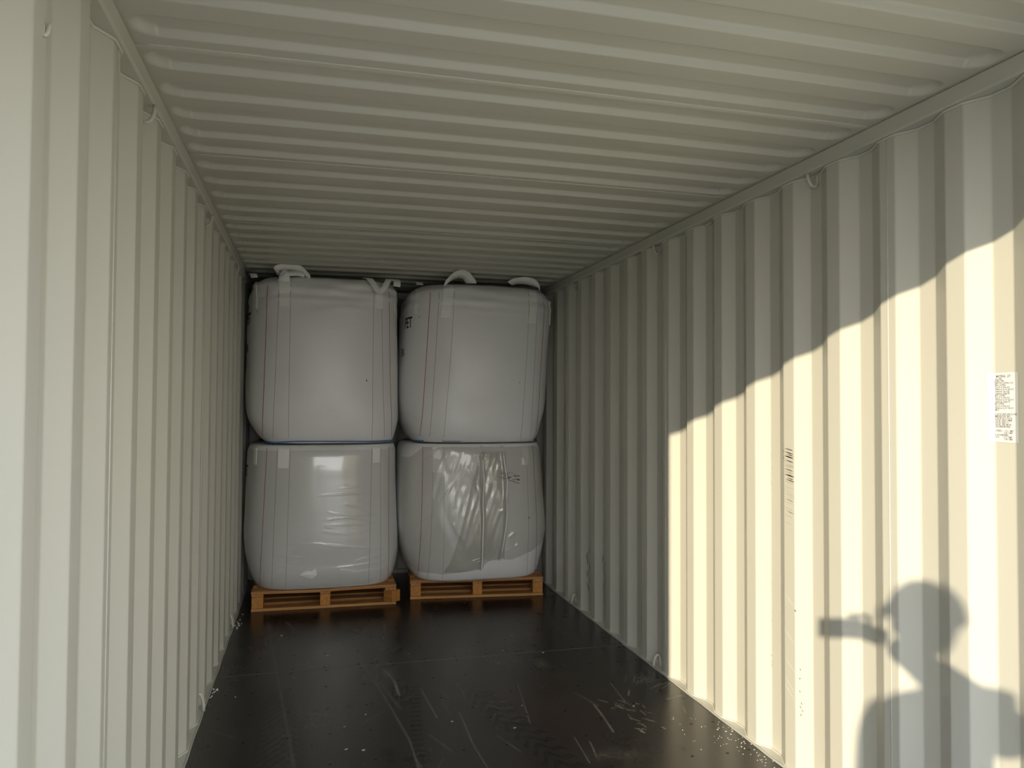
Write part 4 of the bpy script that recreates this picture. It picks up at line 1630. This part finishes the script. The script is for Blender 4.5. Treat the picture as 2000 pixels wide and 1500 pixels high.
for p_ in parts:
    bm.from_mesh(p_)
body = bpy.data.meshes.new('person')
bm.to_mesh(body)
bm.free()
for m_ in (simple_mat('skin', (0.42, 0.25, 0.17), 0.5), simple_mat('jacket', (0.06, 0.08, 0.11), 0.8), simple_mat('trousers', (0.05, 0.05, 0.055), 0.85), simple_mat('shoes', (0.03, 0.025, 0.02), 0.6), simple_mat('eyes_hair', (0.03, 0.02, 0.015), 0.6)):
    body.materials.append(m_)
for f in body.polygons:
    c = f.center
    f.use_smooth = True
    hd = HM.inverted() @ c
    if c.z > 1.515:
        k = 0
        if (hd.y < -0.02 and hd.z > -0.05) or (hd.y > 0.07 and abs(abs(hd.x) - 0.030) < 0.008 and abs(hd.z - 0.012) < 0.005):
            k = 4
    elif c.y > -0.15 or (c.z < 0.87 and c.x < -0.41):
        k = 0
    elif c.z > 0.86:
        k = 1
    elif c.z > 0.0:
        k = 2
    else:
        k = 3
    f.material_index = k
person = bpy.data.objects.new('person', body)
COL.objects.link(person)
tag(person, 'person in a cap whose shadow falls on the right wall, holding up a phone', 'person')
# cap
mb = MB()
vs, fs = [], []
ns, nr = 28, 9
for j in range(nr + 1):
    t = (math.pi / 2) * j / nr
    for i in range(ns):
        a = 2 * math.pi * i / ns
        vs.append(HM @ V((0.096 * math.cos(a) * math.cos(t), -0.010 + 0.120 * math.sin(a) * math.cos(t), 0.020 + 0.118 * math.sin(t))))
for j in range(nr):
    for i in range(ns):
        l = (i + 1) % ns
        fs.append((j * ns + i, j * ns + l, (j + 1) * ns + l, (j + 1) * ns + i))
mb.add(vs, fs)
vs, fs = [], []
for i in range(17):
    a = math.pi * (0.10 + 0.80 * i / 16)
    for q, (rx, ry, dz) in enumerate(((0.094, 0.108, 0.050), (0.100, 0.190, 0.016), (0.100, 0.188, -0.010), (0.094, 0.108, 0.012))):
        vs.append(HM @ V((rx * math.cos(a), ry * math.sin(a), dz)))
for i in range(16):
    for q in range(4):
        l = (q + 1) % 4
        fs.append((4 * i + q, 4 * i + l, 4 * i + 4 + l, 4 * i + 4 + q))
mb.add(vs, fs)
mb.build('cap', simple_mat('cap_cloth', (0.05, 0.05, 0.06), 0.85), person, True)
# phone, held with its lens at the camera position
PM = Matrix(((Rt.x, Up.x, -Fw.x, 0), (Rt.y, Up.y, -Fw.y, 0), (Rt.z, Up.z, -Fw.z, 0), (0, 0, 0, 1)))
phone = tag(empty('smartphone', cam_pt(0.055, -0.025, -0.024)), 'dark smartphone held up sideways in the right hand of the person', 'phone')
phone.rotation_euler = PM.to_euler()
mb = MB()
mb.box(-0.075, 0.075, -0.037, 0.037, -0.004, 0.004, bev=0.003)
mb.build('case', simple_mat('phone_case', (0.03, 0.03, 0.035), 0.4), phone)
mb = MB()
mb.box(-0.071, 0.071, -0.034, 0.034, 0.004, 0.0046)
mb.build('screen', simple_mat('phone_glass', (0.01, 0.01, 0.012), 0.1), phone)
mb = MB()
mb.box(-0.069, -0.036, 0.002, 0.032, -0.006, -0.004, bev=0.001)
mb.build('camera_bump', simple_mat('phone_bump', (0.02, 0.02, 0.02), 0.3), phone)
